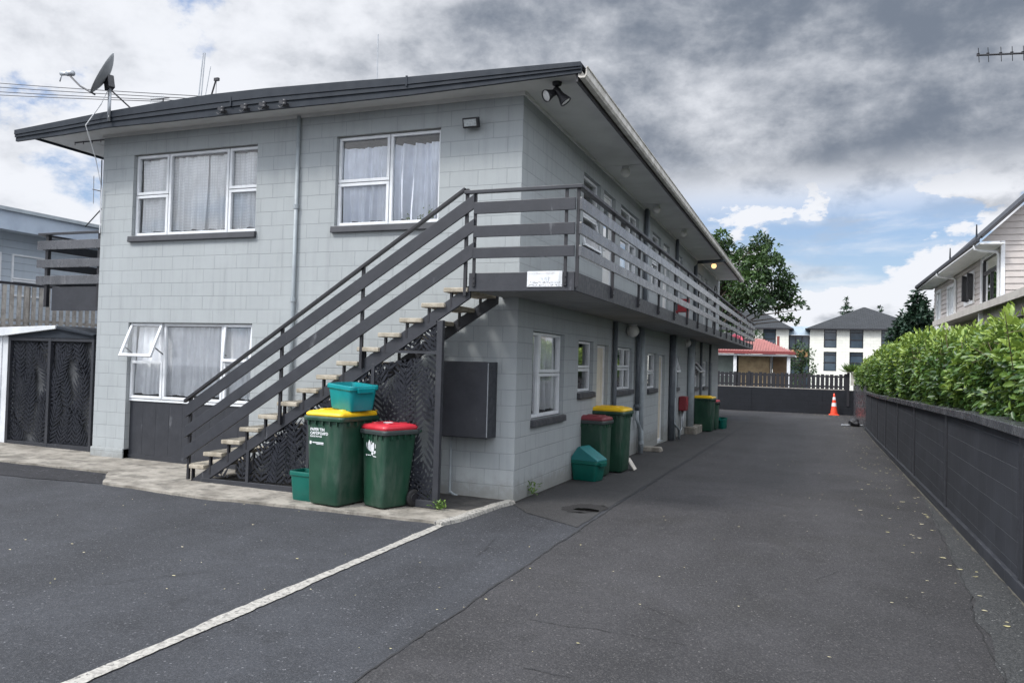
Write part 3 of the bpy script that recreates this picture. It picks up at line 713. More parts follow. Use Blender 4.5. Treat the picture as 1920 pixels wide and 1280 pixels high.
tp = MB(); tp.box(SX+.012, SX+.085, SY-.004, BE+.08, 3.655, 3.693); tp.build('handrail', M_CHAR, bal, bevel=.005)
def post(x0, x1, y0, y1, z0, z1, par=bal): return MB().box(x0, x1, y0, y1, z0, z1).build('post', M_BLACK, par, bevel=.003)
post(-.185, -.15, SY-.035, SY-.0125, 2.60, 3.655); post(.90, .935, SY-.035, SY-.0125, 2.60, 3.655)
post(SX+.0125, SX+.047, SY-.034, SY+.0, 2.58, 3.655)
y = .60
while y < BE:
    post(SX+.0125, SX+.048, y-.018, y+.018, 2.60, 3.655); y += 1.63
bt = MB()
for x in (-.168, .918):
    for z in (2.64, 2.70): bt.tube([(x, SY-.034, z), (x, SY-.046, z)], .010, 6)
y = .60
while y < BE:
    for z in (2.64, 2.71): bt.tube([(SX+.046, y, z), (SX+.058, y, z)], .010, 6)
    y += 1.63
bt.build('bolt', M_BLACK, bal)
# left hand balcony
lb = bpy.data.objects.new('balcony', None); COL.objects.link(lb); lb.parent = apt; ORG[lb.name] = ORG[apt.name]
LX0, LX1, LY = -8.60, -BW-.10, .2
m_ = MB(); m_.box(-8.30, LX1, LY, BL-1, 2.58, 2.76); m_.build('slab', M_CHAR, lb)
m_ = MB(); m_.box(-8.32, LX1+.02, LY-.026, LY-.002, 2.39, 2.78); m_.build('fascia', M_CHAR, lb, bevel=.004)
for z0, z1 in ((3.40, 3.545), (3.10, 3.235), (2.82, 2.965)):
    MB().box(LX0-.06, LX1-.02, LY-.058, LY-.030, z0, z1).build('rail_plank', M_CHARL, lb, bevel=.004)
    MB().box(LX0-.03, LX0, LY+.02, 18, z0, z1).build('rail_plank', M_CHAR, lb, bevel=.004)
MB().box(LX0-.05, LX1, LY-.06, LY-.0, 3.645, 3.68).build('handrail', M_CHAR, lb, bevel=.004)
MB().box(LX0-.05, LX0+.02, LY+.004, 18, 3.640, 3.675).build('handrail', M_CHAR, lb, bevel=.004)
for x in (-8.47, -7.30): MB().box(x-.03, x+.03, LY-.029, LY+.03, 2.45, 3.645).build('post', M_BLACK, lb)
for q in range(1, 8): MB().box(LX0+.0, LX0+.04, LY+q*1.7, LY+q*1.7+.04, 2.5, 3.64).build('post', M_BLACK, lb)

# ---- pipes on the walls (parts of the block)
def pipe(pts, r, mat, clips=()):
    p = MB(); p.tube(pts, r, 10); o = p.build('downpipe', mat, apt, smooth=True)
    if clips:
        for q in clips: MB().lathe([(r*1.02, -.03), (r*1.35, -.03), (r*1.35, .03), (r*1.02, .03)], q, 10).build('collar', mat, o)
    return o
pipe([(-3.36, -.040, .05), (-3.36, -.040, 5.13)], .028, M_PIPE, [(-3.36, -.04, 3.85), (-3.36, -.04, 2.54)])
pipe([(.06, 5.0, -.1), (.06, 5.0, 2.54)], .045, M_PIPED)
pipe([(.07, 7.02, .80), (.07, 7.02, 2.54)], .05, M_PIPED, [(.07, 7.02, .9)])
pipe([(.07, 7.02, .85), (.07, 7.02, .62), (.10, 7.12, .46), (.14, 7.2, .34), (.14, 7.2, -.1)], .042, M_PIPE, [(.14, 7.2, .12)])
pipe([(.075, 7.42, -.1), (.075, 7.42, 2.54)], .055, M_PIPE)
pipe([(.075, 11.35, -.2), (.075, 11.35, 2.54)], .085, M_PIPED); pipe([(.08, 11.75, -.2), (.08, 11.75, 2.54)], .05, M_PIPE)
pipe([(.10, 11.6, .9), (.10, 11.6, .25), (.2, 11.9, .05), (.2, 11.95, -.2)], .035, M_PIPE)
pipe([(.10, 14.6, -.2), (.10, 14.6, 2.54)], .11, M_PIPE); pipe([(.09, 15.2, -.2), (.09, 15.2, 2.54)], .05, M_PIPED)
pipe([(.05, 17.3, -.3), (.05, 17.3, 2.54)], .04, M_PIPED); pipe([(.05, 19.8, -.3), (.05, 19.8, 2.54)], .04, M_PIPED)
for y, mt in ((7.62, M_PIPED), (7.8, M_PIPE), (11.85, M_PIPED)): pipe([(.06, y, 2.75), (.06, y, 5.13)], .045, mt)
pipe([(.06, 15.5, 2.75), (.06, 15.5, 4.85), (.12, 15.5, 4.98), (.75, 15.5, 5.0), (.86, 15.5, 5.02), (.90, 15.5, 5.08)], .055, M_PIPED)
MB().box(.004, .34, 14.2, 15.6, -.4, -.05).build('footing', M_CONC, apt, bevel=.02)
MB().box(.0, .05, 15.9, 16.0, 2.1, 2.2).build('vent_cap', M_PIPED, apt)

# ------------------------------------------------------------------ stair
st = thing('staircase', 'open charcoal outdoor staircase with concrete treads, plank railing and leaf pattern screens', 'staircase', (-4.2, -.95, .08))
SL = .643
ztop = lambda x: 1.161+SL*(x+2.505)
def stringer(y0, y1, mat, x0=-4.24, x1=-.225):
    zg = g(-4, -1)+.03
    t = .155
    xa = -2.505+(zg-1.161)/SL; xb = xa+t/SL
    m_ = MB(); m_.prism([(xa, zg), (xb, zg), (x1, ztop(x1)-t), (x1, ztop(x1)), ], 1, y0, y1)
    return m_.build('stringer', mat, st, bevel=.004)
stringer(-.985, -.945, M_CHAR); stringer(-.14, -.10, M_CHAR)
rt = random.Random(4)
for k_ in range(14):
    xn = -4.235+.2838*k_; zt = .300+.1762*k_
    m_ = MB(); m_.box(xn, xn+.30, -1.03, -.08, zt-.055, zt)
    bm_o = m_.build('tread', M_TREAD, st, bevel=.012)
    bm_o.rotation_euler = (0, 0, 0)
    for yy in (-.985, -.14):
        MB().box(xn+.070, xn+.095, yy-.004, yy+.036, ztop(xn+.08)-.10 if k_ else g(-4, -1)+.02, zt-.055).build('tread_bracket', M_BLACK, st)
# handrail and planks on the outer side
def slope_plank(za, zb, x0, x1, zs, y0, y1, nm, mat):
    """za,zb: lower/upper height at x=-2.53"""
    m_ = MB(); f = lambda z, x: z+zs*(x+2.53)
    m_.prism([(x0, f(za, x0)), (x1, f(za, x1)), (x1, f(zb, x1)), (x0, f(zb, x0))], 1, y0, y1); return m_.build(nm, mat, st, bevel=.004)
slope_plank(1.99, 2.157, -4.23, -.172, .633, -1.062, -1.034, 'rail_plank', M_CHAR)
slope_plank(1.725, 1.875, -4.24, -.168, .633, -1.062, -1.034, 'rail_plank', M_CHAR)
slope_plank(1.438, 1.605, -4.24, -.162, .633, -1.062, -1.034, 'rail_plank', M_CHAR)
slope_plank(2.235, 2.278, -4.27, -.30, .652, -1.066, -1.008, 'handrail', M_BLACK)
for x in (-4.19, -2.77, -1.62, -.275):
    zb = ztop(x)-.10 if x > -4 else g(x, -1)+.03
    m_ = MB(); m_.box(x-.018, x+.018, -1.033, -1.0, max(zb, .1), 2.25+.652*(x+2.53)); m_.build('post', M_BLACK, st)

# leaf pattern screens
def fronds(poly, y, scale, seed, fill=1.0):
    """palm fronds in the x-z plane inside a convex polygon, thin sheet, real gaps between leaflets"""
    rr = random.Random(seed); bm = bmesh.new()
    xs = [p[0] for p in poly]; zs = [p[1] for p in poly]
    x0, x1, z0, z1 = min(xs), max(xs), min(zs), max(zs)
    def quad(pts, d): bm.faces.new([bm.verts.new((p[0], y+d, p[1])) for p in pts])
    step = .25*scale; x = x0-.06; row = 0; x_end = x1+.2*scale; layer = 0
    while x < x_end or layer == 0:
        if x >= x_end: x = x0+.07*scale; layer = 1
        z = z0-rr.uniform(.1, .7)*scale
        while z < z1+.1:
            L = rr.uniform(.75, 1.1)*scale; ang = rr.gauss(0, .24); d = (row % 3)*.004+.016*layer
            bx, bz = x+rr.uniform(-.02, .02), z; n_ = int(L/(.066*scale)); pth = []; cv = rr.uniform(-.7, .7)
            for i in range(n_+1):
                a = ang+cv*(i/n_)**2
                pth.append((bx, bz, a)); bx += math.sin(a)*L/n_; bz += math.cos(a)*L/n_
            for i, (px_, pz_, a) in enumerate(pth):
                t = i/n_; ln = .205*scale*(math.sin(PI*min(1, .12+.80*t)))**.6*rr.uniform(.9, 1.08)
                w = .0158*scale
                for sgn in (-1, 1):
                    la = a+sgn*(1.0-.45*t); dx, dz_ = math.sin(la), math.cos(la); nx, nz = -dz_, dx
                    quad([(px_-nx*w*.8, pz_-nz*w*.8), (px_+nx*w*.8, pz_+nz*w*.8), (px_+dx*ln*.5+nx*w, pz_+dz_*ln*.5+nz*w), (px_+dx*ln, pz_+dz_*ln+.004), (px_+dx*ln*.5-nx*w, pz_+dz_*ln*.5-nz*w)], d)
                if i < n_:
                    q = pth[i+1]; nx, nz = math.cos(a)*.006*scale, -math.sin(a)*.006*scale
                    quad([(px_-nx, pz_-nz), (px_+nx, pz_+nz), (q[0]+nx, q[1]+nz), (q[0]-nx, q[1]-nz)], d+.0015)
            z += L*.86
        x += step; row += 1
    c = Vector((sum(xs)/len(xs), y, sum(zs)/len(zs))); npt = len(poly)
    for i in range(npt):
        a = Vector((poly[i][0], y, poly[i][1])); b = Vector((poly[(i+1) % npt][0], y, poly[(i+1) % npt][1])); e = b-a; nn = Vector((e.z, 0, -e.x)).normalized()
        if nn.dot(c-a) > 0: nn = -nn
        bmesh.ops.bisect_plane(bm, geom=bm.verts[:]+bm.edges[:]+bm.faces[:], plane_co=a, plane_no=nn, clear_outer=True, dist=1e-6)
    mb = MB(); bm.verts.index_update(); bm.verts.ensure_lookup_table()
    mb.v = [tuple(v.co) for v in bm.verts]; mb.f = [tuple(v.index for v in f.verts) for f in bm.faces]; bm.free()
    return mb
def screen(poly, y, parent, seed, scale=1.0):
    o = fronds(poly, y, scale, seed).build('leaf_screen', M_LEAFSC, parent, fix=False)
    md = o.modifiers.new('thickness', 'SOLIDIFY'); md.thickness = .002
    return o
zb_ = lambda x: ztop(x)-.158
zgd = lambda x: g(x, -1)+.03
YS = -.972
for i, (xa, xb, cut) in enumerate(((-3.86, -3.29, None), (-3.25, -2.38, None), (-2.34, -1.49, None), (-1.45, -.63, 1.84))):
    ph = zgd(xa)+.085
    top_b = min(zb_(xb), 2.2)
    xs_ = max(xa, -2.505+(ph+.158-1.161)/SL)
    if cut is None: screen([(xs_, ph), (xb, ph), (xb, top_b), (xs_, max(ph+.005, zb_(xs_)))], YS, st, 20+i)
    else:
        screen([(xa, ph), (xb, ph), (xb, cut-.02), (xa, min(cut-.02, zb_(xa)))], YS, st, 20+i)
        xq = -2.505+(cut+.02+.158-1.161)/SL
        screen([(xq, cut+.02), (xb, cut+.02), (xb, top_b)], YS, st, 30+i)
fr_ = MB()
fr_.box(-4.0, -.56, -.992, -.952, zgd(-2)-.012, zgd(-2)+.075); sfr = fr_.build('screen_frame', M_CHAR, st, bevel=.004)
for x in (-3.27, -2.36, -1.47): MB().box(x-.022, x+.022, -.990, -.955, zgd(x)+.062, zb_(x)+.02).build('screen_frame', M_CHAR, st, bevel=.003)
MB().box(-.628, -.555, -.996, -.93, .0, 2.215).build('screen_frame', M_CHAR, st, bevel=.004)
MB().box(-1.449, -.629, -.988, -.956, 1.825, 1.855).build('screen_frame', M_CHAR, st)
m_ = MB(); m_.bar((-2.0, -.972, zb_(-2.0)-.012), (-.64, -.972, zb_(-.64)-.012), .034, .03); m_.build('screen_frame', M_CHAR, st)

# ------------------------------------------------------------------ fittings on the block
mbx = MB(); mbx.box(-.95, -.255, -.30, -.001, .805, 1.745)
mt_ = tag(single(mbx.build('meter_cupboard', M_CHAR, bevel=.006), (-.6, -.15, .8)), 'large black meter cupboard on the block wall right of the stair screen', 'cupboard')
dmb = MB(); dmb.box(-.945, -.262, -.312, -.3005, .815, 1.735); ORG[mt_.name] = (-.6, -.15, .8); dd_ = dmb.build('cupboard_door', M_CHAR, mt_, bevel=.004)
hg = MB(); hg.box(-.262, -.254, -.306, -.292, .82, 1.73); hg.build('hinge_edge', M_GALV, dd_)
pb = MB(); pb.tube([(-.86, -.03, .06), (-.86, -.03, .80)], .016, 8); pb.tube([(-.86, -.03, .08), (-.80, -.04, .05), (-.74, -.05, .035)], .016, 8)
single(tag(pb.build('conduit', M_PIPE, None), 'thin grey conduit running from the meter cupboard down to the ground', 'pipe'), (-.86, -.03, .06))

fl = thing('floodlight', 'small black rectangular floodlight above the upper right front window', 'floodlight', (-.66, 0, 4.79))
MB().box(-.69, -.63, -.05, 0, 4.76, 4.83).build('bracket', M_BLACK, fl)
def rotbox(c, sx, sy, sz_, rx, mb):
    mt2 = Matrix.Translation(c) @ Matrix.Rotation(rx, 4, 'X')
    vs = [mt2 @ Vector((sx*a/2, sy*b/2, sz_*q/2)) for q in (-1, 1) for a, b in ((-1, -1), (1, -1), (1, 1), (-1, 1))]
    mb.add(vs, [(0, 3, 2, 1), (4, 5, 6, 7), (0, 1, 5, 4), (1, 2, 6, 5), (2, 3, 7, 6), (3, 0, 4, 7)]); return mb
rotbox((-.67, -.105, 4.79), .22, .07, .13, R(18), MB()).build('housing', M_BLACK, fl, bevel=.012)
rotbox((-.67, -.143, 4.778), .17, .006, .085, R(18), MB()).build('lens', pm('lamp_glass', (.42, .45, .45), (.3, .32, .33), 40, .2, .3, 200), fl)

sp = thing('spotlight', 'black twin head spotlight under the eave at the front corner', 'spotlight', (.50, -.2, sz))
MB().lathe([(.001, 0), (.06, 0), (.055, -.035), (.02, -.05), (.001, -.05)], (.50, -.2, sz), 16).build('mount', M_BLACK, sp, smooth=True)
def spot_head(c, d):
    d = Vector(d).normalized(); mt2 = d.to_track_quat('Z', 'Y').to_matrix()
    h = MB(); h.lathe([(.001, -.16), (.035, -.16), (.038, -.10), (.045, -.04), (.075, .05), (.075, .065), (.068, .065), (.066, .05), (.001, .045)], c, 18, mt2); o = h.build('lamp_head', M_BLACK, sp, smooth=True)
    l = MB(); l.lathe([(.066, .052), (.04, .060), (.001, .063)], c, 18, mt2); l.build('lens', pm('spot_lens', (.75, .75, .73), (.6, .6, .6), 30, .3, .1), o, smooth=True)
    MB().tube([(.50, -.2, sz-.03), Vector(c)-d*.14], .016, 8).build('arm', M_BLACK, sp)
spot_head((.43, -.26, sz-.16), (-.55, -.75, -.5)); spot_head((.58, -.20, sz-.20), (.6, .15, -.8))

M_GLOBE = pm('globe_glass', (.70, .69, .66), (.62, .61, .58), 8, .35, .02)
def globe(loc, r, label, lit=0, group=None):
    x, y, z = loc
    t = thing('ceiling_light', label, 'light', loc, group)
    MB().lathe([(.001, 0), (r*.72, 0), (r*.72, -.03), (r*.5, -.045)], loc, 18).build('fitting', M_WHITEP if not lit else M_GALV, t, smooth=True)
    pr_ = [(r*math.cos(a), -.03-r*.85-r*math.sin(a)) for a in np.linspace(-1.0, PI/2-.02, 14)]
    mt2 = M_GLOBE
    if lit:
        mt2 = bpy.data.materials.new('lit_globe'); mt2.use_nodes = True; b = mt2.node_tree.nodes['Principled BSDF']
        b.inputs['Base Color'].default_value = (.9, .75, .55, 1); b.inputs['Emission Color'].default_value = (1, .62, .28, 1); b.inputs['Emission Strength'].default_value = lit
    MB().lathe(pr_, loc, 20).build('globe', mt2, t, smooth=True)
gl_ = 'globe lights under the eave'
globe((.40, 4.0, sz), .085, 'pale globe light under the eave above the nearest upper door')
globe((.33, 7.35, sz), .085, 'globe light under the eave beside the first upper downpipe')
globe((.42, 10.5, sz), .085, 'third globe light under the eave from the front corner')
globe((.42, 17.1, sz), .085, 'lit orange globe light under the far end of the eave', 1.0)
globe((.12, 6.2, 2.56), .125, 'large round globe light under the balcony near the first downpipe')
globe((.02, 14.2, 2.56), .125, 'round globe light under the balcony far along the wall')

# insulator brackets on the barge board
for i, (x, lab) in enumerate(((-4.25, 'leftmost'), (-3.86, 'second from left'), (-3.55, 'third from left'), (-3.22, 'rightmost'))):
    t = thing('wire_bracket', f'dark bracket for a service wire on the roof barge, {lab} of the four', 'bracket', (x, Y0, 5.10), 'service wire brackets on the barge board')
    MB().bar((x-.06, Y0-.02, 5.16), (x+.10, Y0-.06, 5.08), .035, .045).build('arm', M_BLACK, t)
    MB().lathe([(.001, -.05), (.025, -.05), (.03, -.01), (.018, 0), (.03, .015), (.025, .04), (.001, .045)], (x+.07, Y0-.09, 5.11), 12).build('insulator', M_BLACK, t, smooth=True)
    MB().tube([(x+.07, Y0-.09, 5.09), (x+.02, Y0-.11, 5.04), (x-.02, Y0-.10, 5.07)], .006, 6).build('wire_tail', M_BLACK, t)

# hand written notice on the balcony fascia
sg = thing('notice', 'white hand lettered notice fixed to the charcoal balcony fascia', 'sign', (.68, SY-.02, 2.6))
MB().box(.478, .885, SY-.022, SY-.0135, 2.590, 2.763).build('board', pm('notice_white', (.70, .71, .72), (.58, .60, .61), 9, .6, .05, grime=((.4, .42, .43), 9, .5, .8)), sg, bevel=.002)
def scribble(x0, x1, zc, h, seed, mat, nm='lettering'):
    rr = random.Random(seed); m_ = MB(); x = x0; yv = SY-.0235
    while x < x1:
        w = rr.uniform(.010, .017); pts = []
        for q in range(rr.choice([3, 4, 4])): pts.append((x+rr.uniform(0, w), zc+rr.uniform(-h, h)))
        for a, b in zip(pts, pts[1:]):
            a, b = Vector((a[0], yv, a[1])), Vector((b[0], yv, b[1])); d = (b-a)
            if d.length < .002: continue
            nn = Vector((-d.z, 0, d.x)).normalized()*.0022
            m_.add([a-nn, b-nn, b+nn, a+nn], [(0, 1, 2, 3)])
        x += w+.004+(.012 if rr.random() < .22 else 0)
    return m_.build(nm, mat, sg, fix=False)
M_INK = pm('marker_ink', (.09, .095, .11), (.16, .16, .18), 30, .8, 0); M_INKB = pm('faded_blue_ink', (.36, .42, .48), (.5, .52, .55), 30, .8, 0); M_INKR = pm('faded_red_ink', (.55, .48, .47), (.62, .58, .57), 30, .8, 0)
scribble(.50, .79, 2.735, .012, 1, M_INKR); scribble(.65, .74, 2.672, .026, 2, M_INKB); scribble(.515, .86, 2.637, .010, 3, M_INK); scribble(.488, .878, 2.607, .010, 4, M_INK)

# ------------------------------------------------------------------ roof gear
ds = thing('satellite_dish', 'grey satellite dish with feed arm on a pole at the left of the roof', 'satellite dish', (-6.32, -.60, 5.2))
YD = -.60
MB().tube([(-6.32, YD, 5.15), (-6.32, YD, 5.66)], .024, 10).build('pole', M_GALV, ds, smooth=True)
MB().tube([(-6.32, YD, 5.62), (-6.05, YD+.22, 5.32)], .012, 6).build('brace', M_BLACK, ds)
dn = Vector((-.58, -.70, .42)).normalized()
dq = dn.to_track_quat('Z', 'Y').to_matrix()
dc_ = Vector((-6.40, YD, 5.83))
pr_ = [(r_, .28*r_*r_/.36-.03) for r_ in np.linspace(.001, .34, 9)]
dm = MB(); dm.lathe([(a, b) for a, b in pr_]+[(a, b+.008) for a, b in pr_[::-1]], dc_, 28, dq); dm.build('reflector', pm('dish_grey', (.25, .26, .265), (.20, .21, .215), 6, .6, .05), ds, smooth=True)
bk = MB(); bk.bar(dc_-dn*.03, (-6.32, YD, 5.62), .10, .14); bk.build('mount', M_BLACK, ds, bevel=.01)
low_ = dc_+dq @ Vector((0, -.34, 0)); low2 = dc_+dq @ Vector((0, .34, 0)); low_ = low_ if low_.z < low2.z else low2
lnb = Vector((-7.28, YD-.02, 5.96))
MB().tube([low_, low_.lerp(lnb, .45)+Vector((0, 0, -.02)), lnb+Vector((.12, 0, -.03)), lnb], .014, 8).build('feed_arm', M_BLACK, ds)
ln = MB(); ln.tube([lnb+Vector((-.03, 0, -.01)), lnb+Vector((.16, 0, -.03))], .030, 10); ln.tube([lnb+Vector((.10, 0, -.02)), lnb+Vector((.22, 0, -.03))], .042, 10); ln.tube([lnb, lnb+Vector((-.03, 0, -.07)), lnb+Vector((-.05, 0, -.13))], .010, 6); ln.build('receiver', M_GALV, ds, smooth=True)
cb_ = MB(); cb_.tube([(-6.36, YD, 5.60), (-6.45, YD-.03, 5.40), (-6.72, YD-.05, 5.10), (-6.90, -.3, 4.7), (-7.05, -.04, 4.3), (-7.07, -.03, 3.6)], .008, 6)
single(tag(cb_.build('cable', M_WHITEP, None), 'loose white cable hanging from the satellite dish down the left corner', 'cable'), (-7.07, -.03, 3.6))

def on_plane(x, y, ax, v):
    d = pixdir(x, y); t = (v-CAMP[ax])/d[ax]; return CAMP+d*t
# whip aerials and rooftop antennas stand on the roof some way back
def roof_z(x):
    return float(np.interp(x, RX, RT))
an = thing('roof_aerial', 'folded aerial of leaning rods behind the roof edge left of centre', 'aerial', (-6.2, 1.2, roof_z(-6.2)))
b0 = Vector((-6.2, 1.2, roof_z(-6.2)))
P_ = lambda x, y: on_plane(x, y, 1, 1.2)
t1, t2_, t3 = P_(383, 100), P_(395, 125), P_(405, 150)
bA = Vector((P_(366, 186).x, 1.2, roof_z(-6.2)-.02)); bB = Vector((P_(372, 186).x, 1.2, roof_z(-6.2)-.02))
m_ = MB(); m_.tube([bA, t1+Vector((-.02, 0, 0)), t1+Vector((.02, 0, 0)), bB], .010, 6); m_.build('folded_rod', M_GALV, an)
MB().tube([bB, t2_], .006, 6).build('thin_rod', M_GALV, an)
m_ = MB(); m_.tube([bB, t3], .014, 6); m_.box(t3.x-.03, t3.x+.06, t3.y-.02, t3.y+.02, t3.z-.02, t3.z+.03); m_.tube([t3+Vector((.01, 0, 0)), (t3.x+.01, t3.y, roof_z(-5.6)-.02)], .004, 5); m_.build('boom', M_BLACK, an)
wt = on_plane(709, 65, 1, 2.0); wb = on_plane(708, 152, 1, 2.0)
single(tag(MB().tube([(wb.x, 2.0, roof_z(wb.x)-.02), wt], .008, 6).build('whip_aerial', M_GALV), 'tall thin vertical whip aerial above the middle of the roof', 'aerial'), (wb.x, 2.0, roof_z(wb.x)))
ya = thing('roof_antenna', 'small low comb antenna lying near the roof edge beside the dish', 'antenna', (-6.6, 2.6, 5.3))
c0 = on_plane(283, 187, 1, 2.6); c1 = on_plane(306, 186, 1, 2.6)
MB().tube([c0, c1+Vector((.15, 0, .01))], .012, 6).build('boom', M_BLACK, ya)
for q in range(7):
    c = c0.lerp(c1, q/6.); MB().tube([c+Vector((0, 0, -.07)), c+Vector((0, 0, .07))], .005, 5).build('element', M_GALV, ya)
MB().tube([c1, (c1.x, 2.6, roof_z(c1.x)-.02)], .014, 6).build('mast', M_BLACK, ya)
# left hand antenna behind the corner
la = thing('wall_antenna', 'thin television antenna with vertical rods beside the left wall corner', 'antenna', (-7.65, .7, 3.7))
q_ = lambda x, y: on_plane(x, y, 1, .7)
MB().tube([q_(191, 300), q_(188, 418)], .012, 6).build('mast', M_GALV, la)
MB().tube([q_(174, 355), q_(191, 359)], .010, 6).build('boom', M_BLACK, la)
MB().tube([q_(176, 330), q_(175, 382)], .006, 6).build('element', M_GALV, la)
MB().tube([q_(191, 391), q_(160, 425)], .010, 6).build('stay', M_BLACK, la)
ck = MB()
for q in range(5): ck.tube([(-7.9+.19*q, .15, sz-.001), (-7.9+.19*q, .15, sz-.05)], .006, 5)
ck.tube([(-7.9, .15, sz-.012), (-7.12, .15, sz-.012)], .009, 6)
single(tag(ck.build('clothes_rail', M_BLACK), 'thin dark hanging rail under the left eave', 'rail'), (-7.5, .15, sz-.05))
# power lines
for i, (ya_, yb_, lab) in enumerate(((145, 181, 'uppermost'), (155, 186, 'second from top'), (168, 190, 'third from top'), (178, 192, 'lowest'))):
    a = on_plane(-400, ya_-28, 1, 15); b = on_plane(420, yb_+2, 1, 15); pts = []
    for q in range(17):
        t = q/16; p = a.lerp(b, t); p.z -= .5*math.sin(PI*t)*.35; pts.append(p)
    o = MB().tube(pts, .016, 6).build('power_line', M_BLACK)
    single(tag(o, f'dark overhead wire left of the roof, {lab} of the four', 'wire', 'overhead wires'), pts[0])

# ------------------------------------------------------------------ wheelie bins and crates
def rloop(w, d, z, r, cx=0, cy=0, n=5):
    o = []
    for (sx, sy, a0) in ((1, 1, 0), (-1, 1, PI/2), (-1, -1, PI), (1, -1, 3*PI/2)):
        for i in range(n):
            a = a0+PI/2*i/(n-1); o.append((cx+sx*(w/2-r)+r*math.cos(a), cy+sy*(d/2-r)+r*math.sin(a), z))
    return o
def make_bin(name, label, lidmat, W_, D_, H_, small=False):
    """front faces -Y, wheels and handle at +Y, origin on the ground"""
    t = thing(name, label, 'bin', (0, 0, 0), None, world=False)
    w, d, h = W_, D_, H_
    bw, bd = w*.80, d*.74
    b = MB(); L = []
    off = d*.06
    for q, zz in ((0, .035), (.012, .02)): pass
    L.append(rloop(bw*.94, bd*.94, .02, .04, 0, -off)); L.append(rloop(bw, bd, .06, .045, 0, -off))
    for tt in (.3, .6, .85): L.append(rloop(bw+(w*.95-bw)*tt, bd+(d*.90-bd)*tt, .06+(h-.13-.06)*tt, .05, 0, -off*(1-tt)))
    L.append(rloop(w*.95, d*.90, h-.12, .05)); L.append(rloop(w*.955, d*.905, h-.075, .05))
    b.loft(L, True, False); body = b.build('body', M_GREEN, t, smooth=True)
    es = body.modifiers.new('split', 'EDGE_SPLIT'); es.split_angle = R(35)
    r_ = MB(); r_.loft([rloop(w*.955, d*.905, h-.095, .05), rloop(w*1.06, d*1.0, h-.085, .05), rloop(w*1.07, d*1.01, h-.055, .05), rloop(w*1.05, d*.99, h-.035, .05), rloop(w*.94, d*.88, h-.035, .045)], True, True)
    rim = r_.build('rim', M_GREEN if not small else M_RIM, t, bevel=.003)
    for x in np.linspace(-w*.38, w*.38, 5): MB().box(x-.006, x+.006, -d*.49, -d*.44, h-.14, h-.09).build('rib', M_GREEN, rim)
    for y in np.linspace(-d*.3, d*.25, 4):
        for s_ in (-1, 1): MB().box(s_*w*.50-.02, s_*w*.50+.02, y-.006, y+.006, h-.14, h-.09).build('rib', M_GREEN, rim)
    l_ = MB()
    l_.loft([rloop(w*.98, d*.95, h-.034, .05), rloop(w*1.0, d*.97, h-.020, .05), rloop(w*.99, d*.96, h-.003, .05), rloop(w*.93, d*.90, h+.018, .06), rloop(w*.80, d*.74, h+.028, .07), rloop(w*.55, d*.45, h+.034, .06)])
    lid = l_.build('lid', lidmat, t, smooth=True); es = lid.modifiers.new('split', 'EDGE_SPLIT'); es.split_angle = R(38)
    for x in (-w*.26, w*.26): MB().loft([rloop(w*.16, d*.62, h+.016, .03, x, 0), rloop(w*.14, d*.58, h+.042, .03, x, 0)]).build('lid_rib', lidmat, lid, bevel=.005)
    lh = MB(); lh.tube([(-w*.34, d*.53, h-.02), (-w*.34, d*.56, h+.01), (w*.34, d*.56, h+.01), (w*.34, d*.53, h-.02)], .014, 8); lh.build('lid_hinge', lidmat, lid)
    hd = MB(); hd.tube([(-w*.42, d*.46, h-.10), (-w*.42, d*.60, h-.06), (w*.42, d*.60, h-.06), (w*.42, d*.46, h-.10)], .016, 8); hd.build('handle', M_GREEN, t, smooth=True)
    ax_ = MB(); ax_.tube([(-w*.49, d*.38, .10), (w*.49, d*.38, .10)], .012, 8); ax_.build('axle', M_BLACK, t)
    for s_ in (-1, 1):
        m_ = MB(); mt2 = Matrix.Rotation(PI/2, 3, 'Y')
        m_.lathe([(.03, -.022), (.075, -.022), (.098, -.015), (.10, 0), (.098, .015), (.075, .022), (.03, .022)], (s_*w*.49, d*.38, .10), 24, mt2); wh = m_.build('wheel', M_RUBBER, t, smooth=True)
        hb = MB(); hb.lathe([(.001, -.026), (.05, -.026), (.06, -.018)], (s_*w*.49, d*.38, .10), 16, mt2); hb.lathe([(.06, .018), (.05, .026), (.001, .026)], (s_*w*.49, d*.38, .10), 16, mt2); hb.build('hub', M_BLACK, wh)
    return t
def front_tf(t_, w, d, h, x, z):
    """matrix that lays text on the sloping front face at height z, left edge x"""
    bd = d*.74; f = (z-.06)/(h-.19); off = d*.06
    yy = -(bd+(d*.90-bd)*f)/2-off*(1-f)-.003
    slope = math.atan2((d*.90-bd)/2-off, h-.19)
    return Matrix.Translation((x, yy, z)) @ Matrix.Rotation(PI/2+slope, 4, 'X')
BIG = (.56, .70, 1.06); SML = (.455, .53, .93)
b1 = make_bin('wheelie_bin', 'big green wheelie bin with bright yellow lid and white lettering below the stair', M_YEL, *BIG)
for txt, size, z, bold in (('PAPER TIN', .046, .855, .0016), ('CARDBOARD', .044, .812, .0016)):
    text_mesh('lettering', txt, size, M_WDECAL, b1, front_tf(b1, *BIG, -.20, z), bold=bold)
text_mesh('lettering', 'PLASTIC BOTTLES', .022, M_WDECAL, b1, front_tf(b1, *BIG, -.20, .783), bold=.001)
lg = MB(); mtf = front_tf(b1, *BIG, -.205, .70)
lg.add([mtf @ Vector(v) for v in ((0, 0, .001), (.028, 0, .001), (.028, .034, .001), (0, .034, .001))], [(0, 1, 2, 3)])
for (x0, x1, y0, y1) in ((.042, .21, .014, .026), (.10, .21, 0, .008)):
    lg.add([mtf @ Vector(v) for v in ((x0, y0, .001), (x1, y0, .001), (x1, y1, .001), (x0, y1, .001))], [(0, 1, 2, 3)])
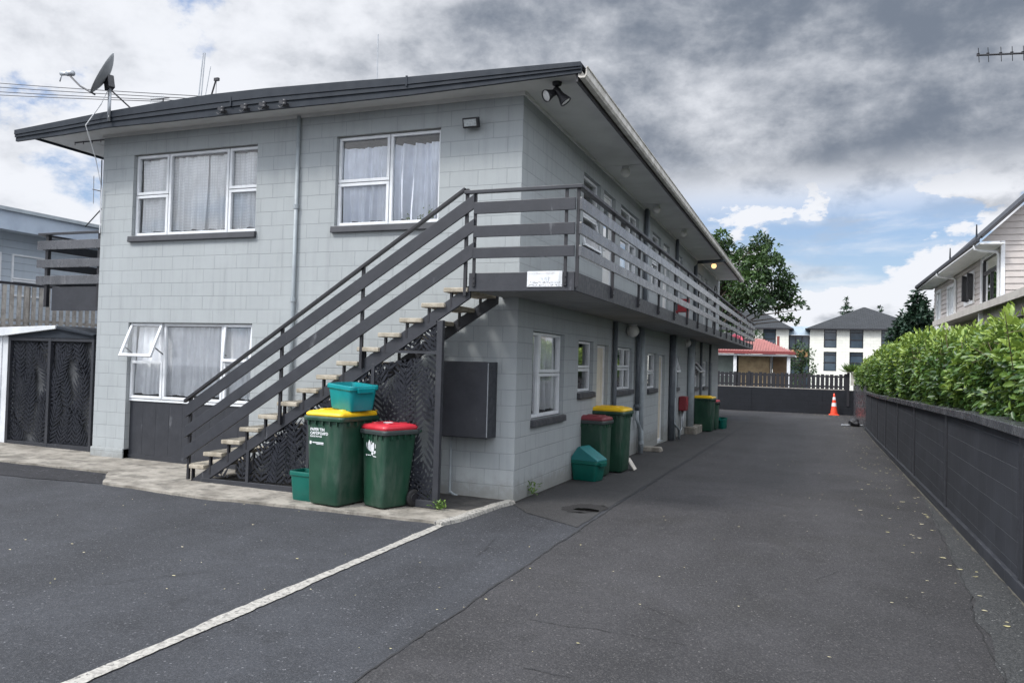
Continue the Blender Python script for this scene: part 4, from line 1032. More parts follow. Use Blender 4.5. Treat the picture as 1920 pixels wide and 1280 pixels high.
lg.build('logo', M_WDECAL, b1, fix=False)
b2 = make_bin('wheelie_bin', 'smaller green wheelie bin with clean bright red lid and white emblem below the stair', M_RED, *SML, small=True)
em = MB(); mtf = front_tf(b2, *SML, -.125, .60)
def blob2(pts): em.add([mtf @ Vector((x*.19, y*.19, .0015)) for x, y in pts], [tuple(range(len(pts)))])
blob2([(.16, .42), (.25, .32), (.47, .24), (.46, .62), (.43, .78), (.38, .84), (.33, .94), (.28, .84), (.20, .70), (.17, .55)])
blob2([(.475, .24), (.60, .22), (.78, .26), (.80, .55), (.79, .74), (.72, .80), (.64, .77), (.61, .66), (.55, .64), (.475, .66)])
blob2([(.56, .215), (.78, .20), (.72, .06), (.64, .0), (.54, .06)])
blob2([(.80, .30), (.94, .30), (.96, .20), (.86, .10), (.80, .14)])
blob2([(.04, .68), (.06, .76), (.12, .75), (.09, .66), (.09, .48), (.15, .40), (.12, .40), (.05, .50)])
blob2([(.90, .44), (.94, .46), (.95, .66), (.93, .74), (.90, .66), (.89, .6)])
blob2([(.48, .82), (.53, .86), (.56, .82), (.53, .76)]); blob2([(.46, .70), (.53, .74), (.57, .70), (.52, .66)])
blob2([(.03, -.06), (.13, -.06), (.13, .04), (.03, .04)]); blob2([(.18, -.02), (.52, -.02), (.52, .03), (.18, .03)]); blob2([(.70, -.06), (1.0, -.08), (1.0, -.02), (.70, 0)])
em.build('emblem', M_WDECAL, b2, fix=False)
st_ = MB(); st_.lathe([(.001, 0), (.05, 0), (.06, -.002)], (.03, -.05, SML[2]+.044), 10)
st_.build('lid_sticker', M_WDECAL, [c for c in b2.children if c.name.startswith('lid')][0])

def place(o, x, y, rz, z=None):
    o.location = (x, y, g(x, y)+.03 if z is None else z); o.rotation_euler = (0, 0, R(rz))
place(b1, -1.72, -1.22, -8); place(b2, -1.15, -1.10, -21)
def plain(src):
    c = copy_tree(src)
    for ch in list(c.children):
        if ch.name.split('.')[0] in ('lettering', 'logo', 'emblem'): bpy.data.objects.remove(ch)
    return c
b3 = plain(b1); tag(b3, 'big yellow lidded bin standing against the side wall behind a faded red lid bin'); place(b3, .23, 3.98, 86, g(0, 4)+.01)
b4 = plain(b2); tag(b4, 'small bin with faded dark red lid behind the lidded crate by the side wall'); place(b4, .16, 3.22, 84, g(0, 3.2)+.01)
M_REDF = pm('faded_red', (.20, .035, .045), (.15, .03, .038), 4, .5, .08)
for ch in b4.children:
    if ch.name.startswith('lid'):
        ch.data = ch.data.copy(); ch.data.materials[0] = M_REDF
        for c2 in ch.children:
            if c2.name.startswith('lid_sticker'): bpy.data.objects.remove(c2)
            else: c2.data = c2.data.copy(); c2.data.materials[0] = M_REDF
stk = MB(); stk.box(-.02, .02, .262, .268, .60, .70); stk.box(-.018, .018, .263, .270, .74, .78); stk.box(-.03, .0, .258, .2655, .52, .585)
o = stk.build('sticker', M_WDECAL, None); o.parent = b4
b5 = plain(b1); tag(b5, 'big yellow lidded bin farthest along the side wall past the grey column'); place(b5, .33, 15.85, 84, g(0, 15.8)+.01)
b6 = plain(b2); tag(b6, 'red lidded bin half hidden behind the farthest yellow lidded bin'); place(b6, .45, 16.75, 82, g(0, 16.7)+.01)
for q in (b1, b2, b3, b4, b5, b6): q['group'] = 'wheelie bins'

def make_crate(label, mat, w=.50, d=.37, h=.27, name='recycling_crate'):
    t = thing(name, label, 'crate', (0, 0, 0), 'recycling crates', world=False)
    b = MB(); L = [rloop(w*.76, d*.76, .0, .03), rloop(w*.80, d*.80, .02, .04), rloop(w*.92, d*.92, h-.05, .05), rloop(w*.93, d*.93, h-.01, .05), rloop(w*.93, d*.93, h, .05),
                   rloop(w*.89, d*.89, h, .045), rloop(w*.86, d*.86, h-.06, .045), rloop(w*.74, d*.74, .012, .03)]
    b.loft(L, True, True); o = b.build('tub', mat, t, smooth=True); es = o.modifiers.new('split', 'EDGE_SPLIT'); es.split_angle = R(40)
    r_ = MB(); r_.loft([rloop(w*.93, d*.93, h-.055, .05), rloop(w*1.0, d*1.0, h-.045, .055), rloop(w*1.0, d*1.0, h-.012, .055), rloop(w*.985, d*.985, h+.002, .05), rloop(w*.90, d*.90, h+.002, .045)], False, False)
    r_.build('rim', mat, t, bevel=.003)
    for s_ in (-1, 1): MB().loft([rloop(.05, d*.55, h-.075, .015, s_*w*.495, 0), rloop(.06, d*.6, h-.02, .015, s_*w*.495, 0)]).build('handle', mat, t, bevel=.004)
    return t
c1_ = make_crate('bright teal crate resting on the yellow bin lid below the stair', M_TEAL, .54, .40, .29)
c1_.location = (-1.60, -1.21, g(-1.5, -1.1)+.03+1.105); c1_.rotation_euler = (R(2), R(3), R(-24))
for ch in c1_.children: pass
c2_ = make_crate('dark green crate stood on end left of the lettered yellow bin', M_TEALG, .40, .30, .34)
c2_.location = (-2.13, -1.26, g(-2.1, -1.2)+.03); c2_.rotation_euler = (0, 0, R(-6))
c3_ = make_crate('green crate with slanting teal lid on the side strip before the red lid bin', M_TEALG, .50, .36, .30)
c3_.location = (.24, 2.62, g(.2, 2.6)+.012); c3_.rotation_euler = (0, 0, R(-12))
lm = MB()
lm.add([(-.24, -.17, .305), (.245, -.17, .305), (.245, .17, .305), (-.24, .17, .305), (-.10, -.17, .51), (-.10, .17, .51), (-.07, -.17, .515), (.245, -.17, .325), (.245, .17, .325), (-.07, .17, .515)],
       [(0, 4, 5, 3), (0, 1, 7, 6, 4), (3, 5, 9, 8, 2), (4, 6, 9, 5), (6, 7, 8, 9), (1, 2, 8, 7)])
lm.build('tilted_lid', pm('crate_lid', (.02, .17, .17), (.015, .13, .14), 4, .4, .05), c3_, bevel=.012)
c4_ = copy_tree(c2_); tag(c4_, 'small pale green crate leaning beside the half hidden red lidded bin'); c4_.location = (.74, 17.4, g(.8, 17.4)+.01); c4_.rotation_euler = (0, R(-8), R(70))

# hose reel and odd bits on the wall
hr = thing('hose_reel', 'red fire hose reel cover mounted low on the grey side wall', 'hose reel', (.15, 13.1, .4))
MB().box(.01, .22, 12.92, 13.38, .55+dz(13)+.15, 1.10+dz(13)).build('cover', pm('reel_red', (.20, .018, .025), (.15, .014, .018), 4, .5, .1), hr, bevel=.03)
m_ = MB(); m_.add([(.225, 12.9, .84), (.225, 13.15, .62), (.225, 13.2, .66), (.225, 12.95, .90)], [(0, 1, 2, 3)]); m_.build('stripe', M_RED, hr, fix=False)
MB().tube([(.08, 13.05, .72), (.08, 13.05, -.02), (.10, 12.7, -.08), (.12, 12.3, -.1)], .022, 8).build('feed_pipe', M_GALV, hr, smooth=True)
MB().tube([(.10, 13.2, .5), (.10, 13.2, .05), (.12, 13.4, -.02)], .02, 8).build('feed_pipe', M_GALV, hr, smooth=True)
sk = MB(); sk.loft([rloop(.42, .34, g(.3, 8)+.005, .05, .22, 8.1), rloop(.36, .28, g(.3, 8)+.10, .06, .22, 8.1)])
single(tag(sk.build('stone_block', M_CONC, bevel=.02), 'low rough concrete lump at the foot of the wall past the downpipes', 'block'), (.22, 8.1, g(.2, 8.1)))
bx_ = MB(); bx_.add([(.62, 4.22, g(.6, 4.2)+.012), (.62, 4.42, g(.6, 4.2)+.012), (.50, 4.40, g(.6, 4.2)+.20), (.50, 4.20, g(.6, 4.2)+.20), (.63, 4.22, g(.6, 4.2)+.02), (.63, 4.42, g(.6, 4.2)+.02), (.51, 4.40, g(.6, 4.2)+.21), (.51, 4.20, g(.6, 4.2)+.21)],
       [(0, 1, 2, 3), (4, 5, 6, 7), (0, 1, 5, 4), (1, 2, 6, 5), (2, 3, 7, 6), (3, 0, 4, 7)])
single(tag(bx_.build('cardboard_piece', pm('pale_card', (.6, .56, .5), (.5, .46, .4), 5, .8, .1)), 'pale piece of card leaning by the wheel of the nearer yellow lidded bin', 'card'), (.56, 4.3, g(.5, 4.3)))

# things on the balcony
ch_ = thing('chair', 'red plastic chair on the upper balcony seen between the planks', 'chair', (.35, 11.0, 2.75))
M_CRED = pm('chair_red', (.24, .015, .022), (.20, .012, .02), 4, .4, .05)
MB().box(.20, .50, 10.88, 11.16, 3.12, 3.15).build('seat', M_CRED, ch_, bevel=.01)
m_ = MB(); m_.bar((.35, 11.17, 3.14), (.35, 11.22, 3.48), .30, .025, (0, 1, 0)); m_.build('backrest', M_CRED, ch_, bevel=.01)
for x in (.22, .48):
    for y in (10.90, 11.14): MB().box(x-.014, x+.014, y-.014, y+.014, 2.745, 3.12).build('leg', M_CRED, ch_)
bk_ = thing('bicycle', 'dark bicycle stood upright on its back wheel at the far end of the balcony', 'bicycle', (.4, 17.6, 2.75))
def wheel(cy_, cz_, nm='wheel'):
    m_ = MB(); pts = [(.42, cy_+.33*math.cos(a), cz_+.33*math.sin(a)) for a in np.linspace(0, 2*PI, 33)]; m_.tube(pts, .02, 6, cap=False); o = m_.build(nm, M_RUBBER, bk_, smooth=True)
    s_ = MB()
    for a in np.linspace(0, PI, 9)[:-1]: s_.tube([(.42, cy_+.32*math.cos(a), cz_+.32*math.sin(a)), (.42, cy_-.32*math.cos(a), cz_-.32*math.sin(a))], .003, 4)
    s_.build('spoke', M_GALV, o)
wheel(17.5, 3.10); wheel(17.75, 4.12)
m_ = MB(); m_.tube([(.42, 17.5, 3.10), (.42, 17.75, 3.45), (.42, 17.15, 3.62), (.42, 17.5, 3.10)], .016, 6); m_.tube([(.42, 17.75, 3.45), (.42, 17.55, 3.95), (.42, 17.15, 3.62)], .018, 6); m_.tube([(.42, 17.5, 3.98), (.42, 17.75, 4.12)], .014, 6); m_.build('frame', M_BLACK, bk_)
MB().tube([(.15, 17.42, 3.95), (.42, 17.48, 3.98), (.69, 17.42, 3.95)], .013, 6).build('handlebar', M_BLACK, bk_)
MB().box(.36, .48, 17.0, 17.1, 3.52, 3.76).build('saddle', M_BLACK, bk_, bevel=.02)
M_PINK = pm('pink_cloth', (.62, .12, .16), (.5, .08, .12), 5, .8, .1)
for i, (y, lab) in enumerate(((23.6, 'nearer pink bundle lying on the far end of the balcony floor'), (25.2, 'farther pink and white bundle at the balcony end'))):
    b_ = bmesh.new(); bmesh.ops.create_icosphere(b_, subdivisions=3, radius=.2)
    for v in b_.verts: v.co *= 1+.45*mnoise.noise(v.co*6+Vector((i*3, 0, 0))); v.co.z = max(v.co.z, -.12)
    me = bpy.data.meshes.new('cloth_bundle'); b_.to_mesh(me); b_.free(); me.materials.append(M_PINK); o = bpy.data.objects.new('cloth_bundle', me); COL.objects.link(o)
    o.location = (.6, y, 2.87); tag(o, lab, 'bundle')

# weeds at the wall foot
M_WEED = leaf_mat('weed_leaf', (.05, .11, .02), (.10, .19, .04), (.20, .30, .07))
def leaf_cloud(name, pos, nrm, tip, length, width, tint, mat, parent=None, fold=.25):
    n_ = len(pos); t = tip/np.linalg.norm(tip, axis=1, keepdims=True); s_ = np.cross(t, nrm); s_ /= (np.linalg.norm(s_, axis=1, keepdims=True)+1e-9); nn = np.cross(s_, t)
    L = length[:, None]; Wd = width[:, None]
    base = pos; tipp = pos+t*L-nn*L*.12
    up = nn*Wd*fold
    l1 = pos+t*L*.30-s_*Wd*.42+up; l2 = pos+t*L*.68-s_*Wd*.40+up*.8-nn*L*.03; r1 = pos+t*L*.30+s_*Wd*.42+up; r2 = pos+t*L*.68+s_*Wd*.40+up*.8-nn*L*.03
    V = np.stack([base, r1, r2, tipp, l2, l1], 1).reshape(-1, 3)
    idx = np.arange(n_)[:, None]*6
    F = np.concatenate([idx+np.array([[0, 1, 2, 3]]), idx+np.array([[0, 3, 4, 5]])], 1).reshape(-1)
    org = np.array(ORG.get(parent.name, (0, 0, 0))) if parent else np.zeros(3)
    me = bpy.data.meshes.new(name); me.vertices.add(len(V)); me.vertices.foreach_set('co', (V-org).astype(np.float32).ravel())
    me.loops.add(len(F)); me.loops.foreach_set('vertex_index', F.astype(np.int32)); me.polygons.add(n_*2)
    me.polygons.foreach_set('loop_start', np.arange(0, n_*8, 4, dtype=np.int32)); me.polygons.foreach_set('loop_total', np.full(n_*2, 4, np.int32))
    me.update(calc_edges=True)
    at = me.attributes.new('tint', 'FLOAT', 'POINT'); at.data.foreach_set('value', np.repeat(np.clip(tint, 0, 1), 6).astype(np.float32))
    me.materials.append(mat); o = bpy.data.objects.new(name, me); COL.objects.link(o)
    if parent: o.parent = parent; ORG[o.name] = tuple(org)
    return o
rs = np.random.RandomState(3)
for i, (x, y, h, lab) in enumerate(((.07, .55, .16, 'small green weed growing at the foot of the side wall near the corner'), (-.72, -.82, .10, 'low weed sprouting behind the foot of the stair screen post'),
                                   (-.52, -.99, .09, 'tiny weed at the outer foot of the stair screen post'))):
    n_ = 46; pos = np.stack([x+rs.normal(0, .035, n_), y+rs.normal(0, .035, n_), g(x, y)+.03+rs.uniform(0, h, n_)], 1)
    tip = rs.normal(0, 1, (n_, 3)); tip[:, 2] = np.abs(tip[:, 2])*.6+.3
    o = leaf_cloud('weed', pos, np.tile([0, 0, 1.], (n_, 1))+rs.normal(0, .3, (n_, 3)), tip, rs.uniform(.04, .07, n_), rs.uniform(.015, .028, n_), rs.uniform(.2, 1, n_), M_WEED)
    single(o, (x, y, g(x, y))); tag(o, lab, 'weed')

n_ = 60; pos = np.stack([rs.uniform(-1.75, -1.22, n_), np.full(n_, .17), 3.60+np.abs(rs.normal(0, .05, n_))], 1); pos[:, 2] += np.where(np.abs(pos[:, 0]+1.38) < .06, rs.uniform(0, .14, n_), 0)
tip = rs.normal(0, 1, (n_, 3))*[1, .15, 1]; tip[:, 2] = np.abs(tip[:, 2])
o = leaf_cloud('house_plant', pos, np.tile([0, -1., .2], (n_, 1))+rs.normal(0, .3, (n_, 3)), tip, rs.uniform(.03, .06, n_), rs.uniform(.015, .025, n_), rs.uniform(.3, 1, n_), M_WEED)
single(o, (-1.4, .17, 3.58)); tag(o, 'small green plant on the sill inside the upper right front window', 'plant')

# ------------------------------------------------------------------ shed and left neighbour
sh = thing('garden_shed', 'small white metal shed with low gable and two dark leaf pattern doors at far left', 'shed', (-8.4, .3, .1))
zs0 = .10
M_WSHED = pm('shed_white', (.66, .68, .70), (.56, .58, .60), 3, .45, .05)
m_ = MB(); m_.box(-11.6, -9.42, .28, 3, zs0, 1.98)
x = -11.5
while x < -9.5: m_.box(x, x+.03, .262, .281, zs0, 1.97); x += .19
m_.box(-9.42, -7.42, .36, 3, zs0, 1.98); m_.build('wall', M_WSHED, sh)
m_ = MB(); m_.prism([(-11.7, 1.96), (-9.45, 1.96), (-8.22, 2.09), (-8.22, 2.145), (-9.6, 2.10), (-11.7, 2.06)], 1, .18, 3.1); sroof = m_.build('roof', M_WSHED, sh, bevel=.006)
m_ = MB(); m_.prism([(-8.218, 2.09), (-7.40, 1.98), (-7.36, 2.01), (-8.218, 2.145)], 1, .2, 3.1); m_.build('roof_slope', M_FASCIA, sroof, bevel=.006)
m_ = MB(); m_.prism([(-9.40, 1.94), (-7.42, 1.94), (-7.42, 1.985), (-8.22, 2.088), (-9.40, 1.985)], 1, .245, .30); m_.prism([(-9.40, 1.985), (-8.22, 2.088), (-7.42, 1.985), (-7.42, 2.01), (-8.22, 2.115), (-9.40, 2.01)], 1, .225, .2449); m_.build('gable', M_FASCIA, sh)
m_ = MB(); m_.box(-9.40, -9.34, .25, .32, zs0, 1.94); m_.box(-7.47, -7.42, .25, .32, zs0, 1.94); m_.box(-8.45, -8.39, .25, .32, zs0, 1.94); m_.box(-9.34, -7.47, .255, .32, 1.885, 1.938); m_.box(-9.34, -7.47, .255, .32, zs0, zs0+.09); m_.build('door_frame', M_CHAR, sh, bevel=.003)
MB().box(-9.34, -7.47, .345, .355, zs0, 1.9).build('backing', pm('shed_backing', (.07, .074, .080), (.03, .032, .035), 3, .8, .1), sh)
for i, (xa, xb) in enumerate(((-9.33, -8.46), (-8.38, -7.48))):
    screen([(xa, zs0+.1), (xb, zs0+.1), (xb, 1.88), (xa, 1.88)], .285, sh, 50+i, 1.05)

nb = thing('neighbour_house', 'pale blue grey weatherboard house with low roof beyond the shed at far left', 'house', (-17, 6, 0))
XN = -14.0
M_NBW = block_mat('pale_weatherboard', (.40, .45, .50), (.38, .43, .48), (.25, .28, .31), w=60, h=.17, ms=.008)
m_ = MB(); m_.box(-20, XN, -4, 12, -.1, 4.45); m_.build('wall', M_NBW, nb)
m_ = MB(); m_.prism([(-20, 4.42), (XN+.55, 4.42), (XN+.55, 4.60), (-17, 5.4), (-20, 5.0)], 1, -4.5, 12.5); m_.v = [tuple(v) for v in m_.v]; m_.build('roof', M_NBW, nb)
m_ = MB(); m_.box(XN+.55, XN+.57, -4.5, 12.5, 4.40, 4.86); m_.build('fascia', pm('nb_fascia', (.36, .42, .49), (.30, .35, .42), 2, .5, .05), nb)
m_ = MB(); m_.box(XN+.57, XN+.64, -4.5, 12.5, 4.82, 4.90); m_.build('gutter', M_PIPE, nb)
PN = lambda u, d, z: (XN-d, u, z)
window(PN, (1.5, 3.35, 2.95, 3.95), [(0, .5, 0, .4), (0, .5, .4, 1), (.5, 1, 0, .4), (.5, 1, .4, 1)], parent=nb, sill=False, gmat=M_GLASSD, depth=-.02)
window(PN, (3.6, 4.5, 2.95, 3.95), [(0, 1, 0, .4), (0, 1, .4, 1)], parent=nb, sill=False, gmat=M_GLASSD, depth=-.02)
dk = thing('deck_railing', 'raised timber deck with grey vertical picket railing behind the shed', 'deck', (-13, 4, 0))
XD = -12.6
m_ = MB(); m_.box(-14.0, XD, -4, 9, 2.12, 2.26); m_.build('deck_floor', M_WOODD, dk)
MB().box(XD-.05, XD+.05, -4, 9, 3.11, 3.16).build('top_rail', M_BLACK, dk)
MB().box(XD-.03, XD+.0, -4, 9, 2.32, 2.38).build('bottom_rail', M_WOODD, dk)
y = -1.0
while y < 8:
    MB().box(XD+.002, XD+.032, y, y+.085, 2.10, 3.10).build('picket', M_WOODD, dk); y += .17
for y in (0, 3, 6): MB().box(XD-.14, XD-.05, y, y+.09, 0, 3.1).build('post', M_WOODD, dk)
rs = np.random.RandomState(17)
n_ = 1500; pos = np.stack([rs.uniform(-12.4, -11.0, n_), rs.uniform(5.5, 7.5, n_), .3+rs.uniform(0, 1.9, n_)], 1)
sb_ = leaf_cloud('shrub', pos, rs.normal(0, 1, (n_, 3))+[0, 0, .8], rs.normal(0, 1, (n_, 3)), rs.uniform(.08, .16, n_), rs.uniform(.03, .06, n_), rs.uniform(0, .8, n_), leaf_mat('shrub_leaf', (.02, .05, .015), (.045, .09, .025), (.09, .15, .04)))
single(sb_, (-11.7, 6.5, .1)); tag(sb_, 'dark shrub behind the shed below the deck railing', 'shrub')

# ------------------------------------------------------------------ right hand retaining wall, hedge
rw = thing('retaining_wall', 'long low dark painted block wall with pilasters along the right of the driveway', 'wall', (5.1, 9, 0))
XW = lambda y: 5.0+.012*max(0, y)
WY = [-9, -6, -3, 0, 3, 6, 9, 12, 15, 18, 20.6]
def follow(mb, dx0, dx1, h0, h1, ys):
    for a, b in zip(ys, ys[1:]):
        vs = [(XW(y)+dx, y, g(5, y)+h) for y in (a, b) for dx, h in ((dx0, h0), (dx1, h0), (dx1, h1), (dx0, h1))]
        mb.add(vs, [(0, 1, 5, 4), (1, 2, 6, 5), (2, 3, 7, 6), (3, 0, 4, 7)])
        if a == ys[0]: mb.add(vs[:4], [(0, 1, 2, 3)])
        if b == ys[-1]: mb.add(vs[4:], [(0, 1, 2, 3)])
m_ = MB(); follow(m_, .03, .22, -.1, 1.30, WY); m_.build('wall_face', M_DWALL, rw)
m_ = MB(); follow(m_, -.012, .10, -.05, .12, WY); m_.build('footing', M_DWALL, rw, bevel=.006)
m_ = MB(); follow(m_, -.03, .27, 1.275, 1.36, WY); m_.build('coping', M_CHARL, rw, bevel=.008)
for y in (-5.3, -1.78, 2.12, 5.7, 8.8, 11.9, 14.9, 17.8):
    m_ = MB(); h0 = g(5, y); m_.box(XW(y)+.014, XW(y)+.06, y-.07, y+.07, h0+.118, h0+1.276); m_.build('pilaster', M_CHAR, rw, bevel=.004)
    m_ = MB(); m_.box(XW(y)+.020, XW(y)+.05, y-.098, y-.0705, h0+.118, h0+1.276); m_.build('joint', M_BLACK, rw)
fe = thing('board_fence', 'short run of tall grey vertical boards past the end of the dark block wall', 'fence', (5.45, 24, -.35))
y = 20.8
while y < 31.2:
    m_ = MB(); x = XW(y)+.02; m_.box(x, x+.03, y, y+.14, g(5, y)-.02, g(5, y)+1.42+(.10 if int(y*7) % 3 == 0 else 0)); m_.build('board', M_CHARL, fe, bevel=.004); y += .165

def hedge():
    hd = thing('hedge', 'long glossy green leafy hedge rising above the dark wall on the right', 'hedge', (5.8, 11, 1))
    rs = np.random.RandomState(11); Np = 96000
    y = -7+37*rs.beta(1.0, 1.25, Np)
    top = 2.165+.05*np.sin(y*.7+1)+.05*np.sin(y*1.9)+np.clip(y, -6, 8)*.028-np.clip(y-16, 0, 20)*.028
    u = rs.uniform(0, 1, Np)
    xw = 5.0+.012*np.clip(y, 0, 40); gz = np.array([g(5, q) for q in y]); zb = gz+1.32
    # profile from the coping, out over the wall and round to the top
    bul = .16*np.sin(y*1.3+.4)*np.sin(y*.37)+.05*np.sin(y*4.1)
    face = u < .60; t = np.where(face, u/.60, (u-.60)/.40)
    px = np.where(face, xw+.25-.18*np.sin(PI*np.clip(t*.9+.08, 0, 1))+bul*.6+.55*np.clip(t-.78, 0, 1), xw+.25+t*1.25)
    pz = np.where(face, zb+t*(top-zb-.04), top+.10*np.sin(y*5.3)*np.sin(px*7)-.30*np.clip((t-.75)/.25, 0, 1)**2)
    dep = np.abs(rs.normal(0, .17, Np)); nx = np.where(face, -1., -.15); nz = np.where(face, .15+.5*np.clip(t-.7, 0, 1), 1.)
    clump = np.array([mnoise.noise(Vector((a*1.1, b*2.2, c*2.2))) for a, b, c in zip(px, y, pz)])
    out = clump*.20
    px = px-nx*0+nx*(out-dep)*1.0; pz = pz+nz*(out-dep)*.8
    # upright new shoots along the top
    sh_ = rs.uniform(0, 1, Np) < .10; pz = np.where(sh_ & ~face, top+rs.uniform(0, .26, Np)**1.5*1.6*(.3+.7*np.sin(y*2.3)**2), pz); px = np.where(sh_ & ~face, xw+.35+t*.7, px)
    pz = np.maximum(pz, zb+.01+.03*rs.uniform(0, 1, Np)); pos = np.stack([px, y, pz], 1)
    gap = (clump < -.30) & face & (rs.uniform(0, 1, Np) < .75)
    N3 = np.stack([nx, rs.normal(0, .45, Np), nz+.55], 1)+rs.normal(0, .38, (Np, 3))
    T3 = np.stack([nx*.9+rs.normal(0, .5, Np), rs.normal(0, .75, Np), np.where(face, -.25, .35)+rs.normal(0, .5, Np)+clump*.3], 1)
    T3 = np.where(sh_[:, None], np.stack([rs.normal(0, .4, Np), rs.normal(0, .4, Np), np.ones(Np)], 1), T3)
    L = .045+.105*rs.beta(1.5, 2.6, Np)*(1+.012*np.clip(y, 0, 30)); Wd = L*rs.uniform(.40, .52, Np)
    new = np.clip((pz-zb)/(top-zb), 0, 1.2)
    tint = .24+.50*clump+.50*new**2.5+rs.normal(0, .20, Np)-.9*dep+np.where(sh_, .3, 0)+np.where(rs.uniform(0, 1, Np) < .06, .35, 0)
    kp_ = ~gap; pos, N3, T3, L, Wd, tint = pos[kp_], N3[kp_], T3[kp_], L[kp_], Wd[kp_], tint[kp_]
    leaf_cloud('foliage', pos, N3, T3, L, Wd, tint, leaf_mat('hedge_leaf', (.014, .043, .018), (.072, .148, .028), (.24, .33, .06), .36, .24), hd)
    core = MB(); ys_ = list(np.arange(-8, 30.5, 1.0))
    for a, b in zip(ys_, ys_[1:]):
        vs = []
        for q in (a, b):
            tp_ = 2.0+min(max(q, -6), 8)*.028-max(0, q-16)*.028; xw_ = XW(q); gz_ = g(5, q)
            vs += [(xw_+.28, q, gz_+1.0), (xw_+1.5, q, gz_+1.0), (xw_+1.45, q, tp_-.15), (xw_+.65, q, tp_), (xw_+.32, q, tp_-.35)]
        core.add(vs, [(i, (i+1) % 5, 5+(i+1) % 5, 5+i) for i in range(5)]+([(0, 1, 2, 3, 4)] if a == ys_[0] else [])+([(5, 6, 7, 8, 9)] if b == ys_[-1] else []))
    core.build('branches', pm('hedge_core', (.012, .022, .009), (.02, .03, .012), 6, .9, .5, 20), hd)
    # woody stems poking through
    stm = MB(); rr = random.Random(3)
    for i in range(140):
        y0 = rr.uniform(-4, 20); x0 = XW(y0)+.45; z0 = g(5, y0)+1.3
        stm.tube([(x0, y0, z0), (x0-rr.uniform(.1, .35), y0+rr.uniform(-.3, .3), z0+rr.uniform(.3, .9)), (x0-rr.uniform(.2, .5), y0+rr.uniform(-.4, .4), z0+rr.uniform(.5, 1.15))], .008, 5, .003)
    stm.build('stem', pm('hedge_stem', (.10, .075, .04), (.07, .06, .03), 10, .8, .1), hd)
hedge()

# ------------------------------------------------------------------ rear wall, fence, cone, odds
YR = 31.5; zr = g(3, YR)
rwl = tag(single(MB().box(-6, 5.62, YR, YR+.2, zr-.1, .76).build('rear_wall', M_REARW, bevel=.005), (0, YR, zr)), 'dark blue black block wall closing the end of the driveway', 'wall')
ORG[rwl.name] = (0, YR, zr)
for x in (.6, 3.9, 5.5): MB().box(x-.12, x+.12, YR-.02, YR-.001, zr+.0, .758).build('pier', M_REARW, rwl)
pf = thing('picket_fence', 'black gapped picket fence on top of the rear wall', 'fence', (2, YR+.1, .76))
M_PICK = pm('picket_black', (.018, .018, .023), (.013, .013, .017), 5, .6, .15, fine=20)
rr = random.Random(6); x = -5.5
while x < 5.0:
    h = 1.50+rr.uniform(-.03, .03); m_ = MB(); m_.box(x, x+.160, YR+.06, YR+.08, .80, h); m_.build('picket', M_PICK, pf); x += .205
for z in (.88, 1.36): MB().box(-5.6, 5.1, YR+.081, YR+.13, z, z+.08).build('rail', M_PICK, pf)
for x in (-1.9, .6, 3.2, 5.05): MB().box(x-.06, x+.06, YR+.03, YR+.14, .76, 1.56).build('post', M_PICK, pf)
MB().box(-5.6, 5.0, YR+.02, YR+.15, .762, .80).build('base_board', M_WOODD, pf)
MB().box(5.1, 5.22, YR-.03, YR+.18, .0, 1.62).build('post', M_PICK, pf)
pbx = thing('planter_box', 'pale square planter box at the corner where the rear wall meets the hedge', 'planter', (5.48, 31.3, 1.0))
MB().box(5.26, 5.72, 31.05, 31.5, 1.02, 1.66).build('box', pm('planter_cream', (.44, .42, .37), (.34, .32, .28), 4, .8, .1), pbx, bevel=.01)
MB().box(5.38, 5.6, 31.15, 31.42, -.4, 1.02).build('support', M_REARW, pbx)
def spiky(name, loc, n_, L, label, mat, spread=1.0, seed=2):
    rs = np.random.RandomState(seed); pos = np.tile(np.array(loc, float), (n_, 1))+rs.normal(0, .06, (n_, 3))*[1, 1, .3]
    tip = rs.normal(0, spread, (n_, 3)); tip[:, 2] = np.abs(rs.normal(.9, .4, n_)); o = leaf_cloud(name, pos, rs.normal(0, 1, (n_, 3)), tip, rs.uniform(.5, 1, n_)*L, np.full(n_, L*.07), rs.uniform(.1, .9, n_), mat)
    single(o, loc); return tag(o, label, 'plant')
spiky('spiky_plant', (5.3, 31.3, 1.64), 140, .62, 'spiky light green plant growing in the pale planter box', leaf_mat('spiky_leaf', (.06, .12, .03), (.12, .20, .05), (.22, .30, .09)))

cn = thing('traffic_cone', 'orange traffic cone with white reflective bands before the rear wall', 'cone', (4.53, 31.0, g(4.5, 31)))
zc = g(4.5, 31)+.004
M_ORG = pm('cone_orange', (.80, .075, .03), (.70, .06, .025), 5, .45, .03)
MB().loft([rloop(.46, .46, zc, .05, 4.53, 31.0), rloop(.46, .46, zc+.035, .05, 4.53, 31.0), rloop(.36, .36, zc+.05, .1, 4.53, 31.0)]).build('base', M_ORG, cn, bevel=.004)
rc = lambda z: .165-.135*(z-.04)/.98
c_ = MB(); c_.lathe([(rc(z), zc+z) for z in (.04, .3, .6, .9, 1.02)]+[(.001, zc+1.03)], (4.53, 31.0, 0), 24); c_.build('cone_body', M_ORG, cn, smooth=True)
for a, b in ((.42, .58), (.72, .86)):
    c_ = MB(); c_.lathe([(rc(a)+.003, zc+a), (rc(b)+.003, zc+b)], (4.53, 31.0, 0), 24); c_.build('reflective_band', M_WHITEP, cn, smooth=True)
bg_ = bmesh.new(); bmesh.ops.create_icosphere(bg_, subdivisions=3, radius=.2)
for v in bg_.verts: v.co *= 1+.4*mnoise.noise(v.co*7); v.co.z = max(v.co.z*.8, -.13)
